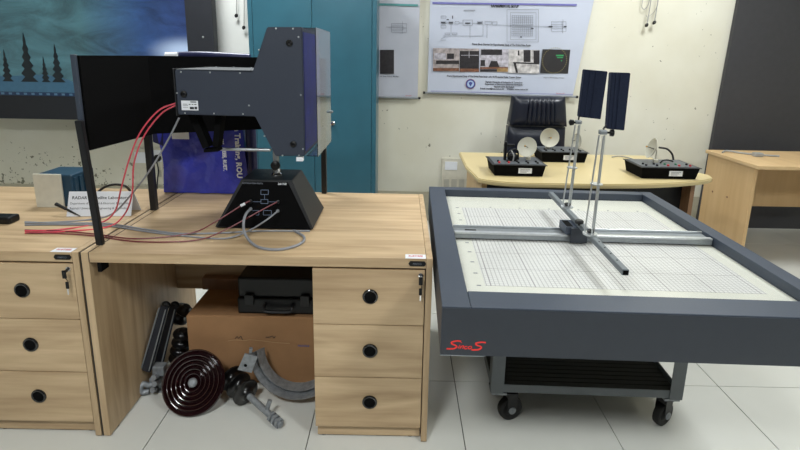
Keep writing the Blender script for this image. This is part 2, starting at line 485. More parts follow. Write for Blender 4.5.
for k, (lx, ly, pw) in enumerate(LIGHTS):
    t = thing('ceiling_light', ['square ceiling light panel near the back right wall', 'square ceiling light panel above the middle of the room', 'square ceiling light panel above the front right',
              'square ceiling light panel near the back left wall', 'square ceiling light panel above the front left'][k], 'ceiling light', (lx, ly, 2.94))
    b = box(lx-.32, lx-.29, ly-.32, ly+.32, 2.94, 3); box(lx+.29, lx+.32, ly-.32, ly+.32, 2.94, 3, bm=b)
    box(lx-.29, lx+.29, ly-.32, ly-.29, 2.94, 3, bm=b); box(lx-.29, lx+.29, ly+.29, ly+.32, 2.94, 3, bm=b)
    obj('frame', b, WHITE, t)
    obj('diffuser', box(lx-.29, lx+.29, ly-.29, ly+.29, 2.965, 2.99), LAMP, t)
    ld = bpy.data.lights.new('lamp', 'AREA'); ld.shape = 'SQUARE'; ld.size = .56; ld.energy = pw; ld.color = (.94, .985, 1)
    lo = bpy.data.objects.new('lamp', ld); C.objects.link(lo); lo.parent = t; lo.location = (0, 0, .015)

# ------------------------------------------------------------------ oak desks
DT = .7516


def make_desk(label):
    t = thing('office_desk', label, 'desk', (-.5, 2.0, 0), 'oak laminate office desks side by side')
    x0, x1, y0, y1 = -1.11, .121, 1.60, 2.42
    obj('worktop', box(x0+.028, x1-.023, y0, y1, DT-.037, DT, .0012), WX, t)
    obj('side_panel', box(x0, x0+.025, y0, y1, 0.006, DT, .0012), WZ, t)
    obj('side_panel', box(x1-.022, x1, y0, y1, 0.006, DT, .0012), WZ, t)
    obj('foot', cyl((x0+.012, y0+.06, 0), (x0+.012, y0+.06, .006), .011), BLK, t)
    obj('foot', cyl((x1-.011, y0+.06, 0), (x1-.011, y0+.06, .006), .01), BLK, t)
    obj('edge_band', box(x0-.0045, x0-.0002, y0+.001, y1-.002, .006, DT-.0005), EDGE, t)
    obj('dark_seam', box(x0+.0251, x0+.0279, y0+.0005, y1-.002, DT-.036, DT+.0002), EDGE, t)
    obj('modesty_panel', box(x0+.026, -.316, 2.22, 2.238, .305, DT-.038), WX, t)
    obj('cable_tray', box(-.94, -.33, 2.17, 2.215, .325, .385, .003), BRN, t)
    dx0, dx1 = -.302, x1-.0225
    # drawer unit
    b = box(dx0, dx0+.016, y0+.0215, 2.15, .06, .706); box(dx0+.016, dx1-.001, 2.134, 2.15, .06, .706, bm=b); box(dx0+.016, dx1-.001, y0+.045, 2.134, .06, .076, bm=b)
    box(dx0+.016, dx1-.001, y0+.04, 2.134, .69, .706, bm=b); obj('drawer_carcass', b, WZ, t)
    obj('plinth', box(dx0+.004, dx1-.004, y0+.026, y0+.044, .008, .058), WX, t)
    for fx in (dx0+.025, dx1-.04):
        obj('foot', cyl((fx, y0+.05, 0), (fx, y0+.05, .008), .018), BLK, t)
    for za, zb in ((.4915, .7055), (.2765, .4885), (.062, .2735)):
        d = obj('drawer', box(dx0, dx1-.003, y0+.004, y0+.02, za, zb, .0012), WX, t)
        bd = box(dx0+.02, dx1-.02, y0+.021, y0+.45, za+.015, zb-.04); obj('drawer_box', bd, WX, d)
        cx, cz = -.097, (za+zb)/2+.004
        obj('ring_pull', lathe([(.0195, .002), (.021, .0055), (.0245, .0062), (.0275, .004), (.028, 0), (.0195, 0)], (cx, y0+.004, cz), (0, -1, 0), 28), BLKG, d, smooth=True)
        obj('pull_cup', lathe([(.0205, .0026), (.0, .0024)], (cx, y0+.0035, cz), (0, -1, 0), 28), BLKM, d)
        if zb > .7:
            lx, lz = .080, .689
            obj('lock', lathe([(.009, 0), (.0085, .006), (.004, .008), (0, .008)], (lx, y0+.004, lz), (0, -1, 0), 20), CHR, d, smooth=True)
            kb = box(lx-.0015, lx+.0015, y0-.022, y0-.004, lz-.008, lz+.002)
            box(lx-.007, lx+.007, y0-.026, y0-.02, lz-.026, lz+.004, .002, kb)
            obj('key', kb, BLK, d)
            kb = tube([(lx, y0-.02, lz-.026), (lx+.004, y0-.018, lz-.036), (lx, y0-.016, lz-.044)], .0012, 6)
            box(lx-.005, lx+.006, y0-.018, y0-.014, lz-.068, lz-.042, .0015, kb)
            obj('spare_key', kb, BLK, d)
            obj('key_blade', box(lx-.002, lx+.003, y0-.0165, y0-.0155, lz-.09, lz-.069), CHR, d)
    # desk maker's oval plate on the worktop edge
    px = .067
    p = [(px+dx, y0-.0003, .7335+dz) for dx, dz in ((-.031, 0), (-.025, -.009), (.025, -.009), (.031, 0), (.025, .009), (-.025, .009))]
    pl = obj('name_plate', prism(p, (0, -.003, 0)), BLK, t)
    text('MAFCO', (px, y0-.0036, .730), X, Z, .007, INKG, pl, align='CENTER', width=.03)
    # white sticker folded on the front edge of the top
    st = obj('asset_sticker', box(px-.042, px+.03, y0-.0008, y0+.035, DT+.0002, DT+.001), LBL, t)
    box_st = text('RUET/EEE', (px-.03, y0+.012, DT+.0012), X, Y, .013, INKR, st, align='LEFT', width=.05, bold=.02)
    bb = box(x0+.027, dx0-.03, y0+.06, y0+.09, DT-.046, DT-.038); obj('under_top_rail', bb, BLKM, t)
    obj('bracket', box(x0+.05, x0+.064, y0+.004, y0+.05, DT-.075, DT-.038, .002), BLKM, t)
    return t


desk = make_desk('oak laminate office desk carrying the antenna pedestal, with three drawers on its right')
desk2 = dup(desk, (-1.2405, 0, 0), 'oak laminate office desk at the left edge carrying the white name card')

# ------------------------------------------------------------------ dark stand behind the box
t = thing('absorber_screen', 'wide matt black screen on square legs standing behind the grey antenna box', 'screen', (-.9, 2.1, DT))
zt, zb = 1.424, 1.093
A0 = Vector((-1.114, 1.70, 0)); A1 = Vector((-1.072, 2.10, 0)); A2 = Vector((-.37, 2.415, 0))


def slab(p, q, z0, z1, th):
    d = (q-p).normalized(); n = Vector((d.y, -d.x, 0))*th/2
    return hexa([p+n+Z*z0, q+n+Z*z0, q-n+Z*z0, p-n+Z*z0], [p+n+Z*z1, q+n+Z*z1, q-n+Z*z1, p-n+Z*z1])


obj('side_wing', slab(A0+Vector((.004, .012, 0)), A1, zb, zt, .012), BLKM, t)
obj('rear_panel', slab(A1, A2, zb, zt, .012), BLKM, t)
obj('front_post', box(-1.123, -1.107, 1.690, 1.704, zb, zt+.003, .002), NAVYF, t)
obj('leg', hexa([(-1.096, 1.665, DT), (-1.072, 1.665, DT), (-1.072, 1.684, DT), (-1.096, 1.684, DT)], [(-1.119, 1.665, 1.205), (-1.095, 1.665, 1.205), (-1.095, 1.684, 1.205), (-1.119, 1.684, 1.205)], bev=.002), BLKP, t)
obj('leg', box(-1.105, -1.078, 2.075, 2.10, DT, zb-.001, .002), BLKP, t)
obj('leg', box(-.395, -.37, 2.392, 2.417, DT, zb-.001, .002), BLKP, t)

# ------------------------------------------------------------------ blue wrapped board behind
t = thing('wrapped_display_board', 'blue plastic-wrapped board with white lettering standing at the back of the desk', 'board', (-.92, 2.37, DT))
bl = at(163, 190, 1, 2.345).x; br = at(246, 190, 1, 2.345).x
yb = 2.352


def wrap(u, v):
    x = bl+(br-bl)*u+.006*math.sin(9*v)
    return (x, yb+.006*math.sin(14*u+5*v)*math.sin(9*v)+.004*math.sin(23*u-17*v), DT+.004+v*(1.40-DT))


obj('wrapping', grid_sheet(wrap, 22, 30, .045, Y), BLUEP, t, smooth=True)
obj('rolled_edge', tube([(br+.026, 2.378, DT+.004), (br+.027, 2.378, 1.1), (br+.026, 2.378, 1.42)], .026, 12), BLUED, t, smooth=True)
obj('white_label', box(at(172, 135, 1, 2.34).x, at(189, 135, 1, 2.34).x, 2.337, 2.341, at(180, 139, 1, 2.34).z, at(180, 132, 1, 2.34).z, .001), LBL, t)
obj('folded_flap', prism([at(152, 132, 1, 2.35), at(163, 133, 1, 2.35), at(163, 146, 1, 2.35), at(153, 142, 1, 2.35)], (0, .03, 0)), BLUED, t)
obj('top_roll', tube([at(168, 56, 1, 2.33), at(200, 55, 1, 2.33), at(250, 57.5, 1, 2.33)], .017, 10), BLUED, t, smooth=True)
obj('white_roll_end', tube([at(166, 56, 1, 2.312), at(178, 55.8, 1, 2.312)], .0175, 10), LBL, t, smooth=True)
p = at(221, 134, 1, 2.33)
text('artment', at(220.5, 129, 1, 2.333), -Z, X, .017, WHITE, t, width=.075, bold=.04)
text('EEE, RUET.', at(222.5, 151, 1, 2.333), -Z, X, .017, WHITE, t, width=.10, bold=.04)
text('h Training, ROU', at(234.5, 127.5, 1, 2.333), -Z, X, .026, WHITE, t, width=.25, bold=.04)

# ------------------------------------------------------------------ pedestal
t = thing('antenna_pedestal', 'black trapezoid control pedestal with sockets and printed diagram on the desk', 'pedestal', (-.54, 2.0, DT))
x0, x1, y0, y1 = -.737, -.343, 1.86, 2.143; zt = .945
lo = [(x0, y0, DT+.006), (x1, y0, DT+.006), (x1, y1, DT+.006), (x0, y1, DT+.006)]
hi = [(-.637, 1.905, zt), (-.433, 1.905, zt), (-.433, 2.10, zt), (-.637, 2.10, zt)]
obj('housing', hexa(lo, hi, bev=.002), BLKP, t)
for fx in (x0+.05, x1-.05):
    for fy in (y0+.03, y1-.03): obj('foot', cyl((fx, fy, DT), (fx, fy, DT+.006), .012), RUBB, t)
fn = Vector((0, -(zt-DT), .045)).normalized(); fu = Vector((0, .045, zt-DT-.006)).normalized()


def fp(x, y, off=.0016):          # point on the sloping front face
    q0 = Vector((0, y0, DT+.006)); n = X.cross(fu)
    d = fw+RV*((x-400)/F)-UV*((y-CY)/F); c = Vector((0, 0, H)); k = (q0-c).dot(n)/d.dot(n)
    return c+d*k+n*off


q = [fp(218, 226.3, .0004), fp(311, 229.5, .0004), fp(288, 182.3, .0004), fp(244, 181.3, .0004)]
n = X.cross(fu)
fpnl = obj('front_plate', prism(q, n*.001), BLKM, t)
text('ROTATING-ANTENNA PEDESTAL', fp(242.5, 183.8), X, fu, .006, INKG, fpnl, width=.083, bold=.01)
text('Lab-Volt', fp(278, 184.8), X, fu, .009, LBL, fpnl, width=.035, bold=.02, shear=.3)


def rect_line(pts, wd, m, nm, par, closed=True):
    bm = None
    pp = pts+[pts[0]] if closed else pts
    o = pts[0]
    for a, c in zip(pp, pp[1:]):
        d = (c-a); s = n.cross(d).normalized()*wd/2
        bm = prism([a-s, c-s, c+s, a+s], n*.0004, bm=bm)
    return obj(nm, bm, m, par)


INKP = mat('pale_blue_print', (120, 134, 160), .6)
rect_line([fp(261, 190), fp(268.5, 190), fp(268.5, 194.5), fp(261, 194.5)], .0015, INKP, 'printed_diagram', fpnl)
rect_line([fp(261, 199.5), fp(268, 199.5), fp(268, 203.5), fp(261, 203.5)], .0015, INKP, 'printed_diagram', fpnl)
rect_line([fp(252, 201.7), fp(261, 201.7)], .0012, INKP, 'printed_diagram', fpnl, False)
rect_line([fp(268, 201.7), fp(277, 201.9)], .0012, INKP, 'printed_diagram', fpnl, False)
rect_line([fp(264.7, 194.5), fp(264.7, 199.5)], .0012, INKP, 'printed_diagram', fpnl, False)
rect_line([fp(263.5, 210.5), fp(271.5, 210.5), fp(271.5, 215), fp(263.5, 215)], .0015, INKP, 'printed_diagram', fpnl)
rect_line([fp(252, 210.5), fp(259, 210.5), fp(259, 215), fp(256, 215)], .0012, INKP, 'printed_diagram', fpnl, False)
for (sx_, sy_) in ((251, 201.5), (278, 202)):
    c = fp(sx_, sy_, .001); obj('socket', lathe([(.008, 0), (.008, .008), (.004, .009), (0, .009)], c, n, 14), BLK, t, smooth=True)
for (sx_, sy_) in ((251, 209), (278, 211)):
    c = fp(sx_, sy_, .001); obj('coaxial_socket', lathe([(.007, 0), (.007, .006), (.005, .006), (.005, .012), (0, .012)], c, n, 14), ALUD, t, smooth=True)
obj('shaft', cyl((-.515, 1.99, zt), (-.515, 1.99, 1.09), .013), ALUD, t, smooth=True)
obj('collar', lathe([(.022, 0), (.022, .006), (.016, .012), (.016, .03), (0, .03)], (-.515, 1.99, zt), Z, 20), CHR, t, smooth=True)
kp = at(276, 165, 1, 1.95)
obj('clamp_knob', lathe([(.004, -.03), (.004, 0), (.016, 0), (.019, .004), (.019, .014), (.014, .018), (0, .018)], kp, (0, -1, 0), 18), BLK, t, smooth=True)

# ------------------------------------------------------------------ antenna box
t = thing('antenna_box', 'dark grey-blue radar antenna housing with clear front cover on the pedestal shaft', 'antenna', (-.515, 1.97, 1.06))
FACEL = mat('dark_grey_lid', (64, 68, 74), .5)
ya, yz = 1.80, 2.15
prof = [(-.822, 1.378), (-.54, 1.376), (-.481, 1.534), (-.357, 1.536), (-.357, 1.069), (-.468, 1.066), (-.538, 1.214), (-.822, 1.216)]
obj('housing', prism([(x, ya, z) for x, z in prof], (0, yz-ya, 0), bev=.0025), NAVY, t)
edge = [(-.822, 1.385), (-.822, 1.209)]
obj('rear_plate', box(-.8275, -.8225, ya-.004, yz+.004, 1.212, 1.382, .001), BLKP, t)
# folded top lid with screws
obj('top_lid', box(-.818, -.545, ya+.004, yz-.004, 1.3785, 1.381), FACEL, t)
for k in range(4):
    px = -.79+k*.075; obj('screw', lathe([(.004, 0), (.004, .002), (0, .003)], (px, yz-.03, 1.381), Z, 10), ALUD, t)
for sx_, sy_ in ((181, 72), (210, 72.5), (240, 73), (259, 50), (276, 28.5), (293, 28.8), (298.5, 37), (300.8, 95), (249, 105.5), (243, 114), (214, 113.5), (185, 113), (177, 93), (264.5, 136), (282.5, 155.5), (299, 155.5), (303, 149)):
    c = at(sx_, sy_, 1, ya-.0002)
    if c.x > -.362: c.x = -.362
    obj('screw', lathe([(.0035, 0), (.003, .0018), (0, .0022)], c, (0, -1, 0), 10), ALU, t)
for sx_, sy_ in ((289.5, 43), (184, 94), (293.5, 144)):
    c = at(sx_, sy_, 1, ya); obj('grommet', lathe([(.0115, 0), (.0115, .006), (.0065, .009), (.006, .005), (0, .004)], c, (0, -1, 0), 18), BLK, t, smooth=True)
c0, c1 = at(181, 100.5, 1, ya-.001), at(198.5, 110.5, 1, ya-.001)
lb = obj('rating_label', box(c0.x, c1.x, ya-.0012, ya-.0002, c1.z, c0.z, .0004), LBL, t)
for i, (u, v, wd, hh) in enumerate([(.55, .82, .35, .1), (.1, .62, .25, .04), (.1, .5, .3, .04), (.45, .58, .1, .08), (.62, .58, .1, .08), (.78, .58, .12, .08), (.1, .3, .3, .03), (.5, .12, .24, .24), (.78, .12, .15, .26)]):
    W_, H_ = c1.x-c0.x, c0.z-c1.z
    obj('printed_mark', box(c0.x+u*W_, c0.x+(u+wd)*W_, ya-.0017, ya-.0013, c1.z+v*H_, c1.z+(v+hh)*H_), INK, lb)
obj('aperture_sheet', box(-.3565, -.3545, ya+.01, yz-.01, 1.085, 1.52), mat('blue_aperture_sheet', (22, 28, 125), .5, var=.2, scale=14), t)  # blue sheet added over the aperture to mimic the reflection in the cover
# clear cover: four thin acrylic walls and face
xc0, xc1 = -.3555, -.308
b = box(xc1-.002, xc1, ya, yz, 1.066, 1.536); obj('clear_cover_face', b, ACR, t)
for yy in (ya, yz-.002): obj('clear_cover_side', box(xc0+.003, xc1-.0023, yy, yy+.002, 1.068, 1.534), ACR, t)

for zz in (1.068, 1.532): obj('clear_cover_lid', box(xc0+.003, xc1-.0023, ya+.0022, yz-.0022, zz, zz+.002), ACR, t)
obj('cover_clip', box(-.39, -.365, ya-.0, ya+.02, 1.048, 1.0635), LBL, t)
obj('catch', lathe([(.006, 0), (.006, .01), (.003, .014), (0, .014)], (xc1, 2.12, 1.20), X, 12), ALUD, t)
# carrying bracket and aluminium arm below
pa, pb = at(191, 116, 1, 1.86), at(206, 148, 1, 1.86); pc, pd = at(215, 147, 1, 1.86), at(219, 117, 1, 1.86)
for z in (pa, pd): z.z = 1.216


def bar2(p, q, wd, th, bm=None):
    p, q = Vector(p), Vector(q); d = (q-p).normalized(); s = Vector((d.z, 0, -d.x))*wd/2
    return prism([p-s, q-s, q+s, p+s], (0, th, 0), bm=bm)


obj('bracket_bar', bar2(pa, pb, .026, .05), BLKM, t); obj('bracket_foot', bar2(pb+Vector((-.01, 0, -.012)), pc+Vector((.01, 0, -.012)), .012, .05), BLKM, t); obj('bracket_bar', bar2(pc, pd, .022, .05), BLKM, t)
pe, pf = at(206, 150, 1, 1.975), at(278, 150.5, 1, 1.975)
obj('support_arm', box(-.775, -.530, 1.965, 1.985, 1.050, 1.060, .002), ALU, t)
obj('shaft_socket', box(-.535, -.495, 1.97, 2.01, 1.0925, 1.13), ALUD, t)

# ------------------------------------------------------------------ name card
t = thing('name_card', 'white folded name card reading RADAR and Satellite Laboratory behind the black leg', 'name card', (-1.28, 2.0, DT))
tilt = Vector((0, .035, .098)).normalized()
p0 = at(66.5, 216.5, 2, DT+.001); p1 = at(131, 216, 2, DT+.001); hgt = .105
ux = (p1-p0).normalized(); nn = ux.cross(tilt)
fr = obj('front_sheet', prism([p0, p1, p1+tilt*hgt, p0+tilt*hgt], -nn*.0015), LBL, t)
bt = Vector((0, -.05, .098)).normalized(); yo = Vector((0, .085, 0))
obj('back_sheet', prism([p0+yo, p1+yo, p1+tilt*hgt+Vector((0, .0015, 0)), p0+tilt*hgt+Vector((0, .0015, 0))], (0, .0015, 0)), LBL, t)
W_ = (p1-p0).length
text('RADAR & Satellite Laboratory', p0+ux*W_*.5+tilt*.073, ux, tilt, .0125, INK, fr, align='CENTER', width=W_*.88, bold=.015)
text('Department of Electrical & Electronic Engineering', p0+ux*W_*.5+tilt*.051, ux, tilt, .009, INK, fr, align='CENTER', width=W_*.92)
text('Rajshahi University of Engineering & Technology', p0+ux*W_*.5+tilt*.030, ux, tilt, .009, INK, fr, align='CENTER', width=W_*.92)

# teal box device + adapter
t = thing('equipment_case', 'small teal and grey box device behind the name card at the left edge', 'device', (-1.66, 2.3, DT))
ex = at(73, 190, 1, 2.1).x; ez = at(70, 175, 1, 2.1).z
obj('case', box(ex-.16, ex, 2.10, 2.26, DT+.002, ez, .006), TEALB, t)
obj('face_plate', box(ex-.165, ex-.042, 2.09, 2.099, DT, ez+.004, .002), IVORY, t)
for k in range(4): obj('fin', box(ex+.0005, ex+.007, 2.11+.036*k, 2.128+.036*k, DT+.02, ez-.015), TEALB, t)
o = obj('power_adapter', box(-1.66, -1.56, 1.86, 1.92, DT, DT+.03, .008), BLK); tag(o, 'black power adapter lying beside the white name card at the left edge', 'adapter')
o = obj('black_pen', tube([at(56, 204, 2, .80), at(80, 216, 2, DT+.008)], .007, 8, 1, radii=lambda s: .008*(1-s*.75)), BLK); tag(o, 'black tapered probe leaning across the lower left of the name card', 'probe')

# ------------------------------------------------------------------ cables on the desk
def cable(pts, r, m, label, name='cable', cat='cable', group=None):
    o = obj(name, tube(pts, r, 7, 6), m, smooth=True); return tag(o, label, cat, group)


D1 = DT+.004
for k, (lab) in enumerate(('pink-red cable arching left from the antenna box, outer one of the pair', 'pink-red cable arching left from the antenna box, inner one of the pair')):
    s = k
    cable([at(176, 103+2*s, 1, 1.90), at(158+3*s, 111+3*s, 1, 1.88), at(140+4*s, 133+3*s, 1, 1.86), at(129+5*s, 160+3*s, 1, 1.85), at(121+11*s, 189+5*s, 1, 1.86),
           at(115+9*s, 211+4*s, 1, 1.89), at(100+7*s, 223+4*s, 2, D1), at(60+3*s, 229.5+2*s, 2, D1), at(25, 231+2*s, 2, D1)], .0031, REDC, lab)
cable([at(179, 118, 1, 1.86), at(168, 140, 1, 1.86), at(150, 170, 1, 1.87), at(130, 196, 1, 1.9), at(112, 214, 1, 1.92), at(90, 219.5, 2, D1), at(60, 222, 2, D1), at(25, 223, 2, D1)], .0036, GRYC, 'grey cable dropping straight from the left bottom corner of the antenna box')
cable([at(250, 201, 1, 1.858), at(244, 204, 1, 1.85), at(215, 222, 1, 1.80), at(195, 232, 2, D1+.01), at(165, 237, 2, D1), at(130, 238.5, 2, D1), at(95, 234, 2, D1), at(60, 231, 2, D1), at(25, 230, 2, D1)], .0025, DREDC, 'dark red cable from the upper left pedestal socket, with white marker')
cable([at(277, 202, 1, 1.858), at(260, 211, 1, 1.83), at(225, 230, 1, 1.77), at(200, 239.5, 2, D1+.002), at(165, 242, 2, D1), at(130, 241, 2, D1), at(95, 236, 2, D1), at(60, 233.5, 2, D1), at(25, 233, 2, D1)], .0025, DREDC, 'dark red cable from the upper right pedestal socket')
o = obj('cable_marker', tube([at(240.5, 206, 1, 1.843), at(245, 203.6, 1, 1.851)], .0055, 8, 1), LBL); tag(o, 'small white sleeve on the dark red cable at the pedestal', 'marker')
cable([at(251, 209, 1, 1.848), at(246, 214, 1, 1.80), at(243.5, 224, 1, 1.76), at(246, 236, 1, 1.745), at(258, 247, 2, D1+.001), at(280, 249.5, 2, D1+.001), at(300, 244, 2, D1+.001), at(304, 237, 2, D1+.001), at(294, 230.5, 2, D1+.001)], .0052, GRYC, 'thick grey coaxial cable looping in front of the pedestal')
cable([at(278, 211, 1, 1.848), at(265, 221, 1, 1.80), at(248, 231, 2, D1+.014), at(225, 238.5, 2, D1), at(190, 236.5, 2, D1), at(150, 232, 2, D1), at(105, 225.5, 2, D1), at(60, 224.5, 2, D1), at(25, 225, 2, D1)], .0034, GRYC, 'grey coaxial cable from the lower right pedestal socket running left')
cable([at(310, 231, 2, D1), at(260, 231, 2, D1), at(220, 233, 2, D1), at(180, 233.5, 2, D1), at(150, 230, 2, D1), at(105, 223.5, 2, D1), at(60, 223.2, 2, D1), at(25, 222, 2, D1)], .0034, GRYC, 'grey cable lying flat along the front of the pedestal')
cable([at(98, 192, 2, D1), at(105, 187, 1, 2.33), at(115, 184.5, 1, 2.33), at(125, 186, 1, 2.33), at(130, 190.5, 2, D1)], .006, BLKC, 'black cable arching up behind the name card')

# ------------------------------------------------------------------ things under the desk
t = thing('cardboard_box', 'large brown cardboard box under the desk', 'box', (-.62, 2.0, 0))
bx0, bx1, by0, by1, bh = at(188, 340, 1, 1.93).x, -.335, 1.93, 2.215, at(240, 317, 1, 1.93).z
obj('carton', box(bx0, bx1, by0, by1, .001, bh, .003), CARD, t)
obj('top_flap', box(bx0+.004, bx1-.004, by0+.003, (by0+by1)/2-.001, bh+.0003, bh+.004), CARD, t)
obj('top_flap', box(bx0+.004, bx1-.004, (by0+by1)/2+.001, by1-.003, bh+.0003, bh+.004), CARD, t)
b = ribbon([(0, 0), (.03, .006), (.07, .004), (.10, .008), (.16, .003), (.22, -.004), (.27, -.006)], .0035, at(228, 341, 1, by0-.0012), X, Z, .0006)
obj('torn_tape', b, CARDT, t)
for pts in ([(0, 0), (.01, .012), (.016, .004), (.026, .014), (.03, .004), (.034, -.004)], [(.135, .012), (.15, .012), (.165, .018), (.17, .008), (.178, .018)]):
    obj('scribble', ribbon(pts, .0025, at(235, 339, 1, by0-.0012), X, Z, .0006), INK, t)
text('FRAGILE', at(298, 346.5, 1, by0-.001), X, Z, .008, mat('printed_blue', (60, 80, 150), .6), t, width=.05, bold=.02)
t = thing('instrument_case', 'black plastic carrying case lying on the cardboard box', 'case', (-.55, 2.03, bh))
cx0, cx1 = at(237, 300, 1, 1.95).x, -.33; cz0, cz1 = bh+.0045, at(270, 283, 1, 1.95).z+.02
obj('lower_shell', box(cx0, cx1, 1.95, 2.18, cz0, cz0+.075, .008), BLK, t)
obj('lid', box(cx0+.004, cx1-.004, 1.955, 2.176, cz0+.078, cz1, .008), BLK, t)
for px in (cx0+.055, cx1-.07): obj('latch', box(px-.02, px+.02, 1.938, 1.949, cz0+.045, cz0+.095, .003), BLKP, t)
mx = (cx0+cx1)/2
obj('handle', tube([(mx-.06, 1.949, cz0+.05), (mx-.06, 1.925, cz0+.045), (mx-.05, 1.92, cz0+.03), (mx+.05, 1.92, cz0+.03), (mx+.06, 1.925, cz0+.045), (mx+.06, 1.949, cz0+.05)], .007, 8, 3), BLKP, t, smooth=True)

# big disc insulator
dc = at(193, 382.5, 1, 1.775); ax = Vector((.02, -math.cos(.58), math.sin(.58))).normalized()
t = thing('disc_insulator', 'large glossy brown porcelain disc insulator with concentric rings leaning under the desk', 'insulator', (dc.x, dc.y, 0))
R = .129
pr = [(.03, -.05), (.06, -.045), (.10, -.03), (R-.005, -.012), (R, -.004), (R-.004, .002)]
for k in range(5):
    r_a = .118-k*.0178
    pr += [(r_a, -.003), (r_a-.003, -.012), (r_a-.007, -.013), (r_a-.010, -.003), (r_a-.0125, .005), (r_a-.0155, .004)]
pr += [(.027, -.014), (.022, -.010), (.020, 0), (.016, .003)]
dish = obj('porcelain_disc', lathe(pr, dc, ax, 56), PORC, t, smooth=60)
obj('metal_pin', lathe([(.019, -.02), (.018, .008), (.012, .014), (0, .015)], dc, ax, 20), GALV, t, smooth=True)
obj('metal_cap', lathe([(.03, 0), (.045, .01), (.04, .05), (.02, .055), (0, .055)], dc-ax*.0495, -ax, 20), GALV, t, smooth=True)

# galvanised fitting at the left of the disc
t = thing('pole_fitting', 'grey galvanised hook and clamp fitting between the disc insulator and the desk side', 'fitting', (-1.0, 1.85, 0))
g = lambda x, y, Yv: at(x, y, 1, Yv)
b = None
for (x, y, s) in ((160, 369, .026), (157, 381, .026), (159, 392, .02)):
    c = g(x, y, 1.87); b = box(c.x-s, c.x+s, c.y-.02, c.y+.02, max(c.z-s*.9, .002), c.z+s*.9, .006, b)
for (x, y) in ((157, 376), (158, 382), (156, 388)):
    c = g(x, y, 1.85); b = cyl(c, c+Vector((0, -.03, .012)), .012, 6, b)
obj('clamp_body', b, GALV, t)
obj('hook', tube([g(158, 383, 1.86), g(150, 385, 1.85), g(143, 384, 1.84), g(140.5, 388, 1.83), g(142, 392, 1.83), g(149, 391, 1.84)], .012, 10, 5), GALV, t, smooth=True)

# long channels leaning on the desk side
for k, (xa, ya_, xb, yb_, lab) in enumerate(((147.5, 371, 166, 305, 'long dark grey channel leaning on the desk side, nearest the side panel'), (158, 372, 175, 305, 'long dark grey channel leaning beside the stacked insulators'))):
    p, q = at(xa, ya_, 1, 1.85+.06*k), at(xb, yb_, 1, 1.94+.07*k)
    d = (q-p).normalized(); s = Vector((1, -.25, 0)); s = (s-d*s.dot(d)).normalized(); nn = s.cross(d).normalized()
    t = thing('leaning_channel', lab, 'channel', p)
    def C3(u, v, w_): return p+s*u+nn*v+d*w_
    L_ = (q-p).length
    obj('channel', hexa([C3(-.022, 0, 0), C3(.020, 0, 0), C3(.020, .014, 0), C3(-.022, .014, 0)], [C3(-.018, 0, L_), C3(.018, 0, L_), C3(.018, .014, L_), C3(-.018, .014, L_)], bev=.004), CHARC, t)
    for e_ in (-.021, .018): obj('bright_lip', tube([C3(e_, .016, .01), C3(e_*.85, .016, L_*.95)], .0028, 6, 1), ALUD, t)
    obj('end_cap', sph(q, .02, sc=(1, .7, .9)), BLK, t, smooth=True)


# ribbed insulators
def ribbed(label, p, q, R, n, m=PORCB):
    p, q = Vector(p), Vector(q); L_ = (q-p).length; t = thing('ribbed_insulator', label, 'insulator', p, 'ribbed black insulators under the desk')
    pr = [(.02, 0)]
    for k in range(n):
        a = L_*(k+.2)/n; w_ = L_/n
        pr += [(R*.45, a), (R*.8, a+w_*.12), (R, a+w_*.28), (R*.97, a+w_*.38), (R*.6, a+w_*.42), (R*.45, a+w_*.6)]
    pr += [(R*.4, L_), (0, L_)]
    obj('sheds', lathe(pr, p, q-p, 32), m, t, smooth=60); return t


p, q = at(229, 378, 1, 1.88), at(249, 393, 1, 1.77); p.z = max(p.z, .075); q.z = .058
t = ribbed('black ribbed insulator lying on the floor beside the brown disc, with steel bolt', p, q, .056, 3)
d = (q-p).normalized(); e = at(287, 423, 1, 1.62)
bo = q; be = at(281, 425, 2, .022)
obj('steel_rod', tube([bo, be], .013, 12, 1), GALV, t, smooth=True)
dd = (be-bo).normalized(); L_ = (be-bo).length
for k in (.70, .80, .90): obj('nut', cyl(bo+dd*L_*k, bo+dd*L_*(k+.06), .022, 6), GALV, t)
c = bo+dd*L_*.55; obj('bolt_stub', tube([c, c+Vector((.014, .01, .045))], .009, 10, 1), GALV, t, smooth=True)
p, q = at(182, 362, 1, 2.0), at(176, 326, 1, 2.08)
ribbed('black ribbed insulator standing behind the brown disc beside the carton', p-X*.02, at(183.5, 330, 1, 1.98), .042, 4)
ribbed('black ribbed insulator behind the leaning channels, topmost of its heap', at(176, 322, 1, 2.12), at(187, 306, 1, 2.12), .045, 2)

# pole clamp band
t = thing('pole_clamp', 'galvanised steel half-ring pole clamp leaning on the cardboard box', 'clamp', (-.42, 1.83, 0))
cc = at(300, 346, 1, 1.885); Rr = .172
u2 = Vector((0, .3, .95)).normalized(); axc = X.cross(u2)*1


def arc(R_, a0, a1, off, nseg=28):
    bm = B(); rows = []; c0_ = cc-Y*.03*0+axc*off
    for i in range(nseg+1):
        a = math.radians(a0+(a1-a0)*i/nseg); e_ = X*math.cos(a)+u2*math.sin(a)
        v0 = c0_+e_*R_; v1 = v0+e_*.019+axc*.045; n_ = (e_-axc).normalized()*.005
        rows.append([bm.verts.new(v) for v in (v0, v1, v1+n_, v0+n_)])
    for A_, Z_ in zip(rows, rows[1:]):
        for j in range(4): bm.faces.new((A_[j], A_[(j+1) % 4], Z_[(j+1) % 4], Z_[j]))
    bm.faces.new(rows[0]); bm.faces.new(rows[-1])
    bmesh.ops.recalc_face_normals(bm, faces=bm.faces)
    return bm


